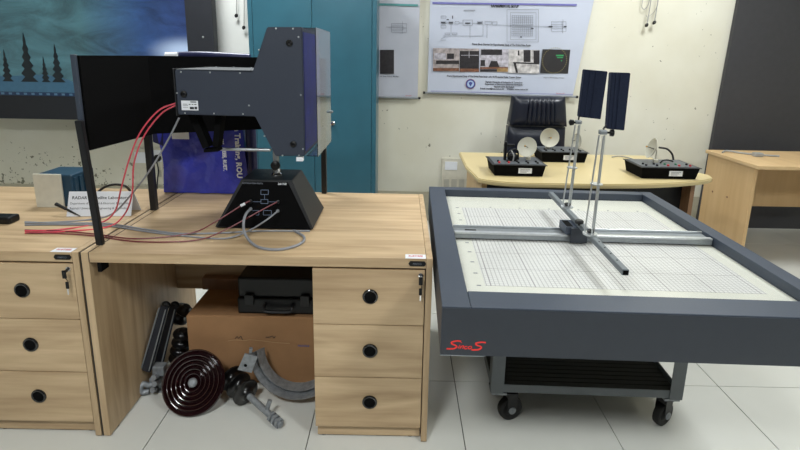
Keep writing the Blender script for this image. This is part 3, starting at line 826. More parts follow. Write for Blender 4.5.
if axc.y > 0: axc = -axc
obj('outer_band', arc(Rr+.008, 186, 302, .012), GALV, t, smooth=True)
obj('inner_band', arc(Rr-.018, 184, 302, -.008), GALV, t, smooth=True)
q = [at(x, y, 1, 1.80) for x, y in ((245, 353), (258, 356), (252, 372), (238, 369))]
obj('end_tab', prism(q, (0, -.006, 0)), GALV, t)
obj('tab_hole', lathe([(.007, 0), (0, .0005)], at(245.5, 365.5, 1, 1.7935), (0, -1, 0), 16), BLKM, t)
q = [at(x, y, 1, 1.85) for x, y in ((301, 386), (312, 380), (316, 386), (303, 393))]
obj('end_tab', prism(q, (0, -.006, 0)), GALV, t)
obj('bolt', tube([at(251, 348, 1, 1.81), at(250, 358, 1, 1.81)], .007, 8, 1), GALV, t)

# ------------------------------------------------------------------ plotting table
FR = Matrix.Translation((.1265, 1.272, 0)) @ Matrix.Rotation(math.radians(-1.5), 4, 'Z')
TW, TD, TZ, TB = 1.19, 1.31, .75, .598
t = thing('plotting_table', 'large dark slate plotting table with glass-covered graph sheet and red lettering', 'table', (TW/2, TD/2, 0))
fl, fr_, ff, fb = .082, .062, .10, .055


def frame_bar(x0_, x1_, y0_, y1_): return box(x0_, x1_, y0_, y1_, TB, TZ, .0025)


obj('frame_rail', frame_bar(0, fl, 0, TD), NAVYF, t)
obj('frame_rail', frame_bar(TW-fr_, TW, 0, TD), NAVYF, t)
obj('frame_rail', frame_bar(fl+.0006, TW-fr_-.0006, 0, ff), NAVYF, t)
obj('frame_rail', frame_bar(fl+.0006, TW-fr_-.0006, TD-fb, TD), NAVYF, t)
FACE = mat('charcoal_front_paint', (42, 47, 55), .5, var=.04)
fp_ = obj('front_face', box(.001, TW-.001, -.0025, -.0003, TB+.001, TZ-.004), FACE, t)
obj('edge_strip', box(.0, .13, -.003, -.0005, TB-.002, TB+.0005), ALUD, t)
obj('bed', box(fl+.001, TW-fr_-.001, ff+.001, TD-fb-.001, .69, .712), SHEET, t)
gx0, gx1, gy0, gy1 = .155, TW-.128, .215, TD-.25
gs = bmesh.new(); box(gx0, gx1, gy0, gy1, .7122, .7128, bm=gs)
o = obj('graph_sheet', gs, GRAPH, t)
GL = bpy.data.materials.new('table_glass'); GL.use_nodes = True
_b = GL.node_tree.nodes['Principled BSDF']; _b.inputs['Base Color'].default_value = (.02, .02, .02, 1); _b.inputs['Roughness'].default_value = .05
_b.inputs['Alpha'].default_value = .07
obj('glass_pane', box(fl+.001, TW-fr_-.001, ff+.001, TD-fb-.001, .7155, .7185), GL, t)
for k in range(10):
    yy = gy0+.0+k*(gy1-gy0)/9
    obj('scale_mark', box(gx0-.028, gx0-.014, yy-.003, yy+.003, .7122, .7128), INKG, t)
for k in range(1, 8):
    xx = gx0+k*.145
    if xx < gx1: obj('scale_mark', box(xx-.004, xx+.004, gy1+.012, gy1+.020, .7122, .7128), INKG, t)
# guide rail across the table
ry = .648
r_ = thing('guide_rail', 'wide silver aluminium guide rail lying across the plotting table', 'rail', (TW/2, ry, .719))
obj('base_channel', box(fl+.003, TW-fr_-.006, ry-.025, ry+.058, .719, .738, .001), ALUD, r_)
obj('rear_ledge', box(fl+.003, TW-fr_-.006, ry+.052, ry+.058, .7383, .748, .001), ALU, r_)
obj('front_ledge', box(fl+.003, TW-fr_-.006, ry-.025, ry-.006, .7383, .746, .001), ALU, r_)
obj('slot', box(.132, .178, ry+.016, ry+.027, .7381, .7392), BLKM, r_)
cxm = at(576, 233, 2, .77); cl = FR.inverted() @ cxm
c_ = thing('rail_carriage', 'dark slate sliding carriage on the aluminium guide rail', 'carriage', (cl.x, ry, .751))
obj('carriage_block', box(cl.x-.030, cl.x+.055, ry-.035, ry+.058, .7505, .783, .002), NAVYF, c_)
obj('carriage_skirt', box(cl.x-.012, cl.x+.055, ry-.046, ry-.0355, .720, .781, .001), FACE, c_)
obj('carriage_slot', box(cl.x-.026, cl.x+.0, ry-.03, ry+.045, .7831, .7838), BLKM, c_)
# crossbar
pA = FR.inverted() @ at(551, 192, 2, .803); pB = FR.inverted() @ at(623, 270, 2, .803); pC = FR.inverted() @ at(629, 270, 2, .803)
bxm = (pA.x+pB.x)/2+.006
cb = thing('crossbar', 'square grey metal crossbar reaching over the graph sheet with holes along its top', 'bar', (bxm, .6, .785))
d = Vector((pB.x-pA.x, pB.y-pA.y, 0)).normalized(); s = Vector((-d.y, d.x, 0))*.0105
P0, P1 = Vector((pA.x, pA.y, .7845)), Vector((pB.x+.009, pB.y, .7845))
obj('square_tube', hexa([P0-s, P1-s, P1+s, P0+s], [v+Z*.02 for v in (P0-s, P1-s, P1+s, P0+s)], bev=.0015), GREYM, cb)
nz = (P1-P0).normalized()
e0 = P1+nz*.0003
obj('tube_bore', hexa([e0-s*.75+Z*.003, e0+s*.75+Z*.003, e0+s*.75+nz*.001+Z*.003, e0-s*.75+nz*.001+Z*.003], [e0-s*.75+Z*.017, e0+s*.75+Z*.017, e0+s*.75+nz*.001+Z*.017, e0-s*.75+nz*.001+Z*.017]), BLKM, cb)
for k in range(5):
    c = P0.lerp(P1, .68+.06*k)+Z*.0203; obj('hole', cyl(c, c+Z*.0006, .0032, 10), BLKM, cb)
kn = FR.inverted() @ at(579, 224, 2, .81)
obj('thumb_knob', lathe([(.005, 0), (.005, .008), (.016, .009), (.017, .018), (.013, .022), (0, .022)], (kn.x, kn.y, .8047), Z, 18), BLK, cb, smooth=True)


# masts with foam panels
def mast(base_px, top_px, disc_px, corners, side, lab_m, lab_p):
    bs = FR.inverted() @ at(*base_px, 2, .808)
    yv = (FR @ bs).y
    tp = at(*top_px, 1, yv); tpl = FR.inverted() @ tp; dz = at(*disc_px, 1, yv).z
    t = thing('target_mast', lab_m, 'mast', (bs.x, bs.y, .805), 'thin aluminium masts holding the foam panels')
    obj('base_disc', lathe([(.026, 0), (.026, .006), (0, .006)], (bs.x, bs.y, .8047), Z, 24), ALU, t)
    obj('base_knob', lathe([(.004, 0), (.012, .001), (.014, .009), (.009, .013), (0, .013)], (bs.x+.002, bs.y+.002, .811), Z, 16), BLK, t, smooth=True)
    for k in range(3):
        a = 2*math.pi*k/3+.5; o1 = Vector((math.cos(a)*.019, math.sin(a)*.019, 0)); o2 = o1*.6
        obj('rod', tube([Vector((bs.x, bs.y, .811))+o1, Vector((tpl.x, tpl.y, tp.z))+o2], .0032, 8, 1), ALU, t, smooth=True)
    f = (dz-.811)/(tp.z-.811)
    obj('spacer_disc', lathe([(.022, 0), (.022, .004), (0, .004)], (bs.x+(tpl.x-bs.x)*f, bs.y, dz), Z, 20), ALU, t)
    obj('top_clamp', box(tpl.x-.013, tpl.x+.013, tpl.y-.011, tpl.y+.011, tp.z+.004, tp.z+.020, .003), ALUD, t)
    obj('clamp_knob', lathe([(.004, 0), (.004, .01), (.012, .011), (.013, .022), (.009, .025), (0, .025)], (tpl.x+side*.013, tpl.y-.002, tp.z+.011), (side, -.2, 0), 14), BLK, t, smooth=True)
    # panel above, standing on a thin pin
    global FR_save
    pts = [FR.inverted() @ at(x+(.8 if side < 0 else 1.6), y+.4, 1, yv-.016) for x, y in corners]
    p = thing('foam_panel', lab_p, 'panel', (pts[3].x, pts[3].y, pts[3].z), 'navy foam absorber panels on the masts')
    obj('foam_block', prism(pts, (0, .03, 0), bev=.002), FOAM, p)
    for f in (.28, .52):
        a = pts[0].lerp(pts[1], f); c = pts[3].lerp(pts[2], f)
        obj('ridge', prism([a-Z*.002+Vector((-.004, 0, 0)), a-Z*.002+Vector((.004, 0, 0)), c+Z*.002+Vector((.004, 0, 0)), c+Z*.002+Vector((-.004, 0, 0))], (0, -.003, 0)), FOAM, p)
    pin = pts[3]+Vector((.006, .015, .02))
    obj('mounting_pin', tube([Vector((tpl.x, tpl.y, tp.z+.022)), Vector((pin.x, tpl.y, pin.z))], .0035, 8, 1), BLK, p)
    return t


mast((567, 206.5), (578, 125), (575, 168), ((584, 69), (607, 71), (600, 119), (578.3, 116.5)), -1, 'slender three-rod aluminium mast on the far half of the crossbar', 'navy foam panel on the far mast, left one of the two')
mast((590, 233.5), (602.5, 135.5), (597.5, 184.5), ((610.3, 72), (629.2, 72.6), (622.8, 130.2), (606, 128.5)), 1, 'slender three-rod aluminium mast nearer the rail carriage', 'navy foam panel on the near mast, right one of the two')

# red lettering on the front face
o0 = Vector((0, -.003, 0)); sc_ = None
pL = FR.inverted() @ at(446.4, 349, 1, 1.268); pR = FR.inverted() @ at(485.8, 341, 1, 1.268)
kx = (pR.x-pL.x)/445.; lt = lambda L: [((x-182)*kx, (328-y)*kx) for x, y in L]
org = Vector((pL.x, -.0026, pL.z))
bm = None
for L_, w_ in (([(345, 226), (300, 222), (240, 240), (245, 262), (290, 283), (297, 300), (262, 322), (185, 326)], 17), ([(336, 272), (316, 316)], 9), ([(347, 244), (352, 238)], 11),
               ([(350, 286), (336, 318)], 9), ([(345, 303), (362, 284), (378, 285), (366, 318)], 9), ([(420, 288), (398, 290), (386, 308), (396, 320), (420, 314)], 9),
               ([(455, 284), (432, 296), (430, 312), (448, 318), (468, 304), (466, 288), (455, 284)], 9), ([(628, 232), (575, 228), (518, 243), (522, 265), (570, 283), (578, 302), (545, 324), (470, 330)], 17)):
    bm = ribbon(lt(L_), w_*kx, org, X, Z, .0008, bm)
obj('red_lettering', bm, SRED, fp_)

# trolley under the table
t2 = thing('wheeled_trolley', 'grey steel trolley with black mat shelf and castors under the plotting table', 'trolley', (.62, .82, 0))
lx0, lx1, ly0, ly1 = .237, .982, .43, 1.13
for (px, sx_) in ((lx0, 1), (lx1, -1)):
    for (py, sy_) in ((ly0, 1), (ly1, -1)):
        b = box(px, px+sx_*.05, py, py+sy_*.004, .148, TB-.001); box(px, px+sx_*.004, py+sy_*.0042, py+sy_*.05, .148, TB-.001, bm=b)
        lg = obj('leg', b, GREYM, t2)
        for zz in (.17, .33, .42, .56): obj('rivet', lathe([(.005, 0), (.004, .003), (0, .004)], (px-sx_*.0002, py+sy_*.03, zz), (-sx_, 0, 0), 8), CHARC, lg)
        cx, cy = px+sx_*.035, py+sy_*.035
        ca = obj('castor', box(cx-.03, cx+.03, cy-.03, cy+.03, .137, .1475, .001), GALV, t2)
        wx, wy = cx+(.055 if sx_ > 0 else -.005), cy+.012
        rot = Matrix.Rotation(math.radians(-74 if sx_ > 0 else -58), 4, 'Z')

        def turn(bm):
            bmesh.ops.rotate(bm, verts=bm.verts, cent=(wx, wy, 0), matrix=rot.to_3x3()); return bm
        b = box(wx-.022, wx-.019, wy-.022, wy+.022, .045, .128, .001); box(wx+.019, wx+.022, wy-.022, wy+.022, .045, .128, bm=b); box(wx-.0188, wx+.0188, wy-.022, wy+.022, .108, .128, bm=b)
        turn(b); box(min(cx, wx)-.015, max(cx, wx)+.015, cy-.02, wy+.02, .1283, .1368, bm=b)
        obj('fork', b, BLK, ca)
        obj('wheel', turn(lathe([(.0, -.014), (.026, -.014), (.028, -.011), (.040, -.017), (.049, -.013), (.052, 0), (.049, .013), (.040, .017), (.028, .011), (.026, .014), (0, .014)], (wx, wy, .0525), X, 28)), RUBB, ca, smooth=True)
        for sg in (-1, 1): obj('hub', turn(lathe([(.016, 0), (.014, .004), (.007, .006), (0, .006)], (wx+sg*.0222, wy, .0525), (sg, 0, 0), 16)), GALV, ca)
obj('shelf_rail', box(lx0+.006, lx1-.006, ly0+.0045, ly0+.0065, .152, .186), GREYM, t2)
obj('shelf_rail', box(lx0+.006, lx1-.006, ly1-.0065, ly1-.0045, .152, .186), GREYM, t2)
obj('shelf_rail', box(lx0+.0045, lx0+.0065, ly0+.0505, ly1-.0505, .152, .186), GREYM, t2)
obj('shelf_rail', box(lx1-.0065, lx1-.0045, ly0+.0505, ly1-.0505, .152, .186), GREYM, t2)
obj('shelf', box(lx0+.007, lx1-.007, ly0+.007, ly1-.007, .153, .160), CHARC, t2)
obj('rubber_mat', box(lx0+.012, lx1-.012, ly0+.012, ly1-.012, .1603, .168), RUBB, t2)
for k in range(24):
    yy = ly0+.03+k*.027; obj('mat_rib', box(lx0+.014, lx1-.014, yy, yy+.008, .1683, .1705), RUBB, t2)
FR = Matrix.Identity(4)

# ------------------------------------------------------------------ yellow desk behind
t = thing('curved_desk', 'pale yellow curved-front desk behind the plotting table carrying three trainer kits', 'desk', (1.15, 3.1, 0))
fpts = [at(478, 178.5, 2, .75), at(495, 181, 2, .75), at(520, 182.8, 2, .75), at(560, 183.6, 2, .75), at(610, 184.3, 2, .75), at(660, 183.5, 2, .75), at(695, 181.2, 2, .75), at(708, 179.5, 2, .75), at(712.5, 177.5, 2, .75), at(709, 174.8, 2, .75)]
fs = smooth_pts(fpts, 4)
outl = [(p.x, p.y) for p in fs]+[(1.85, 3.15), (1.83, 3.586), (.438, 3.586), (.428, 3.1)]
obj('desktop', prism([(x, y, .722) for x, y in outl], (0, 0, .028), bev=.006), YEL, t, smooth=True)
obj('side_panel', box(.50, .53, 2.88, 3.55, .006, .7215), TAN, t)
obj('side_panel', box(1.80, 1.825, 2.93, 3.50, .006, .7215), BRN, t)
obj('front_panel', box(.531, 1.799, 3.02, 3.04, .05, .7215), BLK, t)


# trainer kits
def kit(name, label, x0, x1, yf, dep, extra):
    t = thing('trainer_kit', label, 'trainer kit', ((x0+x1)/2, yf+dep/2, .75), 'black trainer kits with dish antennas on the yellow desk')
    h = .068; i = .012
    obj('tray', hexa([(x0+i, yf+i, .7505), (x1-i, yf+i, .7505), (x1-i, yf+dep-i, .7505), (x0+i, yf+dep-i, .7505)], [(x0, yf, .75+h), (x1, yf, .75+h), (x1, yf+dep, .75+h), (x0, yf+dep, .75+h)]), BLKM, t)
    obj('rim', box(x0-.008, x1+.008, yf-.008, yf+dep+.008, .75+h+.0002, .75+h+.004, .001), BLKP, t)
    pz = .75+h+.0043
    pn = obj('control_panel', box(x0+.008, x1-.008, yf+.008, yf+dep-.008, pz, pz+.002), KITP, t)
    zl = .75+h*.52
    lb = obj('label_plate', box((x0+x1)/2-.005, (x0+x1)/2+.075, yf+.0025, yf+.0035, zl-.016, zl+.016), LBL, t)
    for r in range(3): obj('printed_line', box((x0+x1)/2+.006, (x0+x1)/2+.064-.01*r, yf+.0018, yf+.0023, zl+.006-.008*r, zl+.009-.008*r), INKG, lb)
    rd = mat('red_jack', (190, 40, 45), .4); gr = mat('green_jack', (60, 120, 90), .4)
    for k in range(5):
        px = x0+.04+k*(x1-x0-.08)/4
        for py, mm in ((yf+.035, rd if k in extra['red'] else BLK), (yf+.075, gr if k in extra['green'] else BLK)):
            obj('jack', lathe([(.007, 0), (.007, .008), (.004, .01), (0, .01)], (px, py, pz+.002), Z, 10), mm, pn)
    return t, pz+.002


def dish_bm(c, axis, R, depth=.3):
    pr = [(R*s, depth*R*s*s) for s in (1, .85, .7, .5, .3, .1)][::-1]
    pr = [(0, 0)]+pr+[(R*1.0, depth*R+.002)]+[(R*s, depth*R*s*s-.004) for s in (.97, .7, .4)]
    pr = [(0, .0)]+[(R*s, depth*R*s*s) for s in (.2, .4, .6, .8, .92, 1)]+[(R*1.01, depth*R-.002)]+[(R*s, depth*R*s*s-.005) for s in (.9, .7, .45, .2)]+[(0, -.005)]
    return lathe(pr, c, axis, 32)


def dish(label, c, axis, R, zb_):
    axis = Vector(axis).normalized(); c = Vector(c)
    t = thing('dish_antenna', label, 'dish antenna', (c.x, c.y, zb_), 'small ivory dish antennas on the trainer kits')
    back = c-axis*.006
    obj('reflector', dish_bm(c, axis, R), DISHM, t, smooth=60)
    ft = Vector((back.x-axis.x*.012, back.y-axis.y*.012, zb_))
    obj('stem', tube([ft, Vector((ft.x, ft.y, c.z-.01)), back], .005, 8, 3), IVORY, t, smooth=True)
    obj('stem_foot', box(ft.x-.014, ft.x+.014, ft.y-.012, ft.y+.012, zb_, zb_+.02, .003), IVORY, t)
    obj('feed_rod', tube([c, c+axis*.045], .0022, 6, 1), BLK, t)
    obj('feed_tip', sph(c+axis*.047, .0055), mat('brass', (170, 130, 60), .35, .8), t)
    return t


k1, z1 = kit('k', 'black trainer kit at the left of the yellow desk, under the clamp device', .557, .868, 2.845, .235, dict(red=(0, 1), green=()))
k2, z2 = kit('k', 'black trainer kit at the back of the yellow desk in front of the chair', .962, 1.275, 3.27, .22, dict(red=(), green=()))
k3, z3 = kit('k', 'black trainer kit at the right of the yellow desk with red jacks', 1.440, 1.785, 2.845, .235, dict(red=(2, 3, 4), green=(2, 3)))
c = at(528, 147.5, 1, 2.98)
dish('ivory dish antenna on the left trainer kit, tilted up to the left', c, (-.55, -.7, .3), .062, z1)
c = at(549, 137.5, 1, 3.38)
dish('ivory dish antenna on the back trainer kit, facing straight forward', c, (-.02, -1, .12), .066, z2)
c = at(577.5, 141, 1, 3.34)
dish('ivory dish antenna on the back trainer kit, seen edge-on behind the masts', (1.235, 3.36, c.z), (-1, -.35, .05), .05, z2)
c = at(654, 149, 1, 2.98)
dish('ivory dish antenna on the right trainer kit, seen nearly edge-on', c, (-.95, .12, .3), .064, z3)
cable([at(659, 147.5, 1, 2.98), at(667, 149, 1, 2.98), at(672, 154, 1, 2.98), at(673.5, 160, 1, 2.97)], .006, BLKC, 'black feed cable curving down from the back of the right dish', 'feed_cable')
cable([at(660, 163, 1, 2.95), at(663, 160.5, 1, 2.95), at(668, 160, 1, 2.95), at(673, 161.5, 1, 2.95)], .005, BLKC, 'short black cable lying on the panel of the right trainer kit', 'patch_cable')
t = thing('clamp_device', 'black clamp device with dark cables on the left trainer kit', 'device', (.66, 2.97, z1))
c = at(508, 160, 1, 2.97)
obj('post', box(c.x-.028, c.x-.012, 2.96, 2.985, z1, z1+.115, .003), BLK, t)
obj('arm', box(c.x-.03, c.x+.035, 2.963, 2.982, z1+.085, z1+.1, .003), BLK, t)
obj('body', box(c.x+.0, c.x+.05, 2.93, 2.99, z1, z1+.045, .01), BLK, t)
obj('ring', tube([(c.x-.005, 2.94, z1+.01), (c.x-.01, 2.93, z1+.05), (c.x+.02, 2.93, z1+.075), (c.x+.05, 2.94, z1+.06), (c.x+.055, 2.94, z1+.01)], .0055, 8, 5), BLK, t, smooth=True)
obj('grey_lead', tube([(c.x+.005, 2.92, z1+.07), (c.x+.02, 2.91, z1+.04), (c.x+.018, 2.915, z1+.005)], .004, 8, 5), WIRE, t, smooth=True)
cable([at(640, 162, 2, .756), at(628, 157.5, 2, .756), at(618, 156, 2, .756), at(612, 157, 2, .756)], .004, WIRE, 'thin grey cable on the yellow desk behind the right trainer kit')

# ------------------------------------------------------------------ executive chair
t = thing('executive_chair', 'black leather high-back executive chair against the wall behind the yellow desk', 'chair', (1.12, 3.85, 0))
cx = 1.105


def cushion(x0a, x1a, x0b, x1b, z0, z1, y0_, y1_, ribs=0, bulge=.03):
    nu, nv = (96 if ribs else 40), 14

    def fn(u, v):
        xa, xb = x0b+(x0a-x0b)*v, x1b+(x1a-x1b)*v
        x = xa+(xb-xa)*u; z = z0+(z1-z0)*v
        prof = min(1, (1-abs(2*u-1)**6))*min(1, 1-abs(2*v-1)**6)
        y = y0_+.02-bulge*prof
        if ribs and .27 < u < .77: y += .014*(1-abs(math.sin((u-.27)/.5*math.pi*ribs)))*math.sin(math.pi*min(1, v*1.05))**.5 if v*1.05 < 1 else 0
        return (x, y, z)
    return grid_sheet(fn, nu, nv, 1, (0, y1_-y0_-.02, 0))


ys = 3.86
H1 = lambda x, y: at(x, y, 1, ys)
obj('headrest', cushion(H1(515, 98).x, H1(566, 100).x, H1(510, 125).x, H1(567.5, 128).x, H1(540, 126.5).z, H1(540, 97).z, ys, ys+.13, 6, .045), LEA, t, smooth=50)
obj('backrest', cushion(H1(509.5, 125).x, H1(567, 128).x, H1(506, 155).x-.01, H1(567, 155).x, .46, H1(540, 127.5).z, ys+.02, ys+.12, 0, .04), LEA, t, smooth=50)
obj('seat', box(cx-.25, cx+.25, 3.60, 3.87, .40, .455, .02), LEA, t)
for s in (-1, 1):
    ar = obj('armrest', tube([(cx+s*.28, 3.90, .60), (cx+s*.29, 3.75, .66), (cx+s*.28, 3.62, .64), (cx+s*.27, 3.60, .52), (cx+s*.25, 3.66, .43)], .022, 10), BLK, t, smooth=True)
obj('gas_lift', cyl((cx, 3.76, .12), (cx, 3.76, .40), .025), CHR, t)
for k in range(5):
    a = 2*math.pi*k/5+.3; e = Vector((cx+.28*math.cos(a), 3.76+.28*math.sin(a), .075))
    lg = obj('base_leg', tube([(cx, 3.76, .12), e], .018, 8, 1), BLK, t)
    obj('wheel', cyl(e+Vector((-.015, 0, -.045)), e+Vector((.015, 0, -.045)), .03, 16), BLK, lg)

# ------------------------------------------------------------------ posters
def poster(name, label, corners, m, yp):
    """corners: TL, TR, BR, BL points on the wall plane"""
    TL, TR, BR, BL = [Vector(p) for p in corners]
    t = thing('wall_poster', label, 'poster', (BL+BR)/2)

    def fn(u, v):
        p = BL.lerp(BR, u).lerp(TL.lerp(TR, u), v)
        return (p.x, yp+.004*math.sin(u*11+v*3)*math.sin(v*4+1), p.z)
    sh = obj('poster_sheet', grid_sheet(fn, 30, 20, .001, Y), m, t, smooth=True)
    return t, sh


yp = WALLY-.035
cs = [at(431.5, -46, 1, yp), at(604, -45, 1, yp), at(572.5, 96, 1, yp), at(427.5, 92.5, 1, yp)]
t, sh = poster('p', 'white laboratory poster headed EXPERIMENTAL SETUP hanging behind the chair', cs, POST, yp)
R0, R1 = at(423, 92.6, 1, yp), at(578, 97.0, 1, yp)
obj('hanging_rod', tube([R0+Vector((0, .004, 0)), R1+Vector((0, .004, 0))], .008, 10, 1), ALUD, t)
for e, dx in ((R0, 1), (R1, -1)): obj('rod_cap', tube([e, e+Vector((.018*dx, 0, 0))], .011, 10, 1), BLK, t)
ym = yp-.006
q = lambda x, y: at(x, y, 1, ym)
rv = (q(572, 60)-q(430, 57)); rv.y = 0; rv.normalize(); uv_ = Vector((-rv.z, 0, rv.x))


def quad(name, x0, y0, x1, y1, m, par, th=.0015):
    A_, Bq, C_, D_ = q(x0, y0), q(x1, y0), q(x1, y1), q(x0, y1)
    return obj(name, prism([A_, Bq, C_, D_], (0, -th, 0)), m, par)


def lines(name, segs, wd, m, par):
    bm = None
    for L_ in segs:
        P_ = [q(x, y) for x, y in L_]
        for a, c in zip(P_, P_[1:]):
            d = (c-a).normalized(); s = Vector((d.z, 0, -d.x))*wd/2; d *= wd/2
            bm = prism([a-s-d, c-s+d, c+s+d, a+s-d], (0, -.001, 0), bm=bm)
    o = obj(name, bm, m, par); o['kind'] = 'stuff'; return o


def rc(x0, y0, x1, y1): return [(x0, y0), (x1, y0), (x1, y1), (x0, y1), (x0, y0)]


A_, D_ = q(432.5, 2.0), q(577, 4.0)
obj('header_band', prism([A_, D_, q(576.6, 5.8), q(432.5, 3.9)], (0, -.001, 0)), INKB, sh)
text('EXPERIMENTAL SETUP', q(505, 7.3), rv, uv_, .024, INK, sh, align='CENTER', width=.225, bold=.045)
segs = [rc(441, 16, 446, 18), rc(441, 21.5, 446, 24), rc(441, 25.5, 446, 28), rc(449, 21.5, 453, 24), rc(455, 21.5, 459, 24), rc(463, 20, 472.5, 25.3), rc(477.5, 21.5, 482.5, 24), rc(485, 21.5, 491.5, 24.5),
        rc(492.5, 21.8, 497, 25), [(446, 22.8), (449, 22.8)], [(459, 23), (463, 23)], [(472.5, 23.2), (477.5, 23.2)], [(451, 24), (451, 33)], [(445, 34), (445, 37), (441, 39)], [(441, 40), (446, 40)],
        rc(445, 33, 450, 34.5), rc(452, 33, 457, 34.5), [(443, 36), (483, 36), (483, 24)], [(470, 38), (470, 25)], [(487, 38), (487, 24)], rc(464, 10, 475, 10.6)]
lines('block_diagram', segs, .0022, INKG, sh)
lines('block_diagram', [[(452.6, 16), (452.6, 18.4)], [(447, 19.5), (448.5, 19.5)], rc(441.5, 22.5, 445, 22.8), rc(449.6, 22.6, 452.4, 22.9), rc(465.5, 23, 470, 23.2), rc(478.3, 22.8, 481.6, 23)], .006, INK, sh)
segs = [rc(507, 9.5, 538.5, 42), rc(510.5, 12.5, 536, 39.5), rc(510, 25.2, 533, 26.2)]
for k in range(11): segs.append([(512.3+2.05*k, 15.5), (512.1+2.05*k, 24.5)]); segs.append([(512.0+2.05*k, 27.5), (511.8+2.05*k, 36)])
for k in range(5): segs.append([(512, 15.5+2.2*k), (533, 15.6+2.2*k)]); segs.append([(512, 27.5+2.1*k), (532.8, 27.6+2.1*k)])
segs += [[(498, 25), (548, 26.5)], rc(551.5, 21.5, 566, 31.5), [(547, 26.6), (566, 26.8)], rc(551.5, 24.5, 563, 28.5), [(563, 19.5), (562.5, 33)]]
lines('plotter_diagram', segs, .002, INKG, sh)
lines('diagram_marks', [[(531.5, 28.4), (533, 28.6)], [(520.5, 37), (521.5, 37)], [(564.5, 26.5), (566, 26.6)], [(549, 26.6), (552, 26.6)]], .008, INK, sh)
text('Figure: Block Diagram for Experimental Setup of The Digital Pulse Radar', q(501.5, 45.6), rv, uv_, .015, INK, sh, align='CENTER', width=.485, bold=.03)
text('Figure: Experimental Setup of The Digital Pulse Radar using RCFS-assisted Radar Training System', q(484, 77.4), rv, uv_, .014, INK, sh, align='CENTER', width=.62, bold=.03)
text('Figure: PPI Display Screen', q(554, 78.3), rv, uv_, .011, INK, sh, align='CENTER', width=.17)
for i, (s_, yy, wd_) in enumerate((('Rajshahi University of Engineering & Technology', 82.8, .31), ('Department of Electrical & Electronic Engineering', 85.0, .32), ('Rajshahi-6204, Bangladesh', 87.3, .17), ('E-mail: head@eee.ruet.ac.bd     Website: www.ruet.ac.bd', 89.5, .40))):
    text(s_, q(504, yy+.2), rv, uv_, .0135, INK, sh, align='CENTER', width=wd_, bold=.03)
lg_c = q(470.5, 84)
em = obj('university_emblem', lathe([(.038, 0), (.038, .001), (0, .001)], lg_c, (0, -1, 0), 28), mat('emblem_blue', (60, 72, 140), .5), sh)
obj('emblem_field', lathe([(.028, 0), (.028, .001), (0, .001)], lg_c-Y*.0012, (0, -1, 0), 24), mat('emblem_pale', (176, 196, 226), .5), em)
obj('emblem_ring', lathe([(.042, 0), (.042, .0006), (0, .0006)], lg_c+Y*.0008, (0, -1, 0), 28), mat('emblem_rust', (128, 76, 76), .5), em)
obj('emblem_tree', prism([lg_c+Vector((dx*.02, -.0024, dz*.02)) for dx, dz in ((-.9, .5), (0, -1.1), (.9, .5), (0, 1))], (0, -.0005, 0)), mat('emblem_blue', (60, 72, 140), .5), em)
# photographs printed on the poster
pp = obj('printed_photo', prism([q(433, 48), q(459.5, 48.4), q(459.3, 71.5), q(433, 71)], (0, -.001, 0)), ph('photo_beige', (158, 148, 148)), sh)
D2 = ph('photo_dark', (34, 30, 34), 40)
BR_ = ph('photo_brown', (112, 72, 52), 40)
GY_ = ph('photo_grey', (176, 172, 182), 30)


def pq(x0, y0, x1, y1, m, par, k=1):
    P_ = [q(x0, y0), q(x1, y0), q(x1, y1), q(x0, y1)]
    return obj('printed_patch', prism([p-Y*.0012*k for p in P_], (0, -.0005, 0)), m, par)


pq(434, 53, 446, 59.5, GY_, pp); pq(447, 53.5, 454, 59, D2, pp); pq(436, 60.5, 459, 64, D2, pp); pq(433, 68, 459, 71, BR_, pp)
pp2 = obj('printed_photo', prism([q(459.8, 48.4), q(479.2, 48.8), q(479, 72), q(459.6, 71.6)], (0, -.001, 0)), D2, sh)
pq(460, 68.6, 479, 71.8, BR_, pp2); pq(468.8, 51, 469.4, 58, GY_, pp2); pq(460, 48.6, 479, 51, ph('photo_beige', (158, 148, 148)), pp2); pq(461, 55, 478.5, 55.5, GY_, pp2)
pp3 = obj('printed_photo', prism([q(480, 48.6), q(508.3, 49.3), q(508, 72.5), q(479.8, 72)], (0, -.001, 0)), GY_, sh)
pq(481, 49.5, 502, 55, D2, pp3); pq(480.5, 60, 485, 66, D2, pp3)
P_ = [q(491, 61), q(497, 61), q(499.5, 67), q(488.5, 67)]; obj('printed_patch', prism([p-Y*.0012 for p in P_], (0, -.0005, 0)), D2, pp3)
pq(480, 67, 508, 69, BR_, pp3); pq(480, 69.2, 497, 71.8, D2, pp3); pq(497, 68.2, 507.8, 71.8, ph('photo_tan', (158, 128, 84)), pp3, 2)
pp4 = obj('printed_photo', prism([q(508.6, 49.3), q(539.8, 50), q(539, 73.5), q(508.3, 72.8)], (0, -.001, 0)), ph('photo_pale', (190, 186, 186)), sh)
pq(523.5, 50, 530.5, 62, D2, pp4); pq(533.5, 50.5, 539.5, 63, D2, pp4); pq(517.8, 50.5, 519.3, 55.5, D2, pp4)
P_ = [q(513, 62), q(539.3, 63), q(539.2, 64.5), q(516, 63.5), q(518, 72.8), q(516, 72.8)]; obj('printed_patch', prism([p-Y*.0012 for p in P_], (0, -.0005, 0)), D2, pp4)
pp5 = obj('printed_photo', prism([q(542.5, 49.2), q(570.3, 49.8), q(568, 73.6), q(540, 73)], (0, -.001, 0)), mat('photo_black_screen', (44, 42, 44), .4), sh)
cc5 = q(554.5, 60.5); 
ring = None
for k in range(40):
    a = 2*math.pi*k/40; p = cc5+Vector((math.cos(a)*.1, -.0012, math.sin(a)*.103)); ring = box(p.x-.003, p.x+.003, p.y-.0005, p.y, p.z-.003, p.z+.003, bm=ring)
obj('radar_ring', ring, mat('printed_amber', (150, 140, 90), .5), pp5)
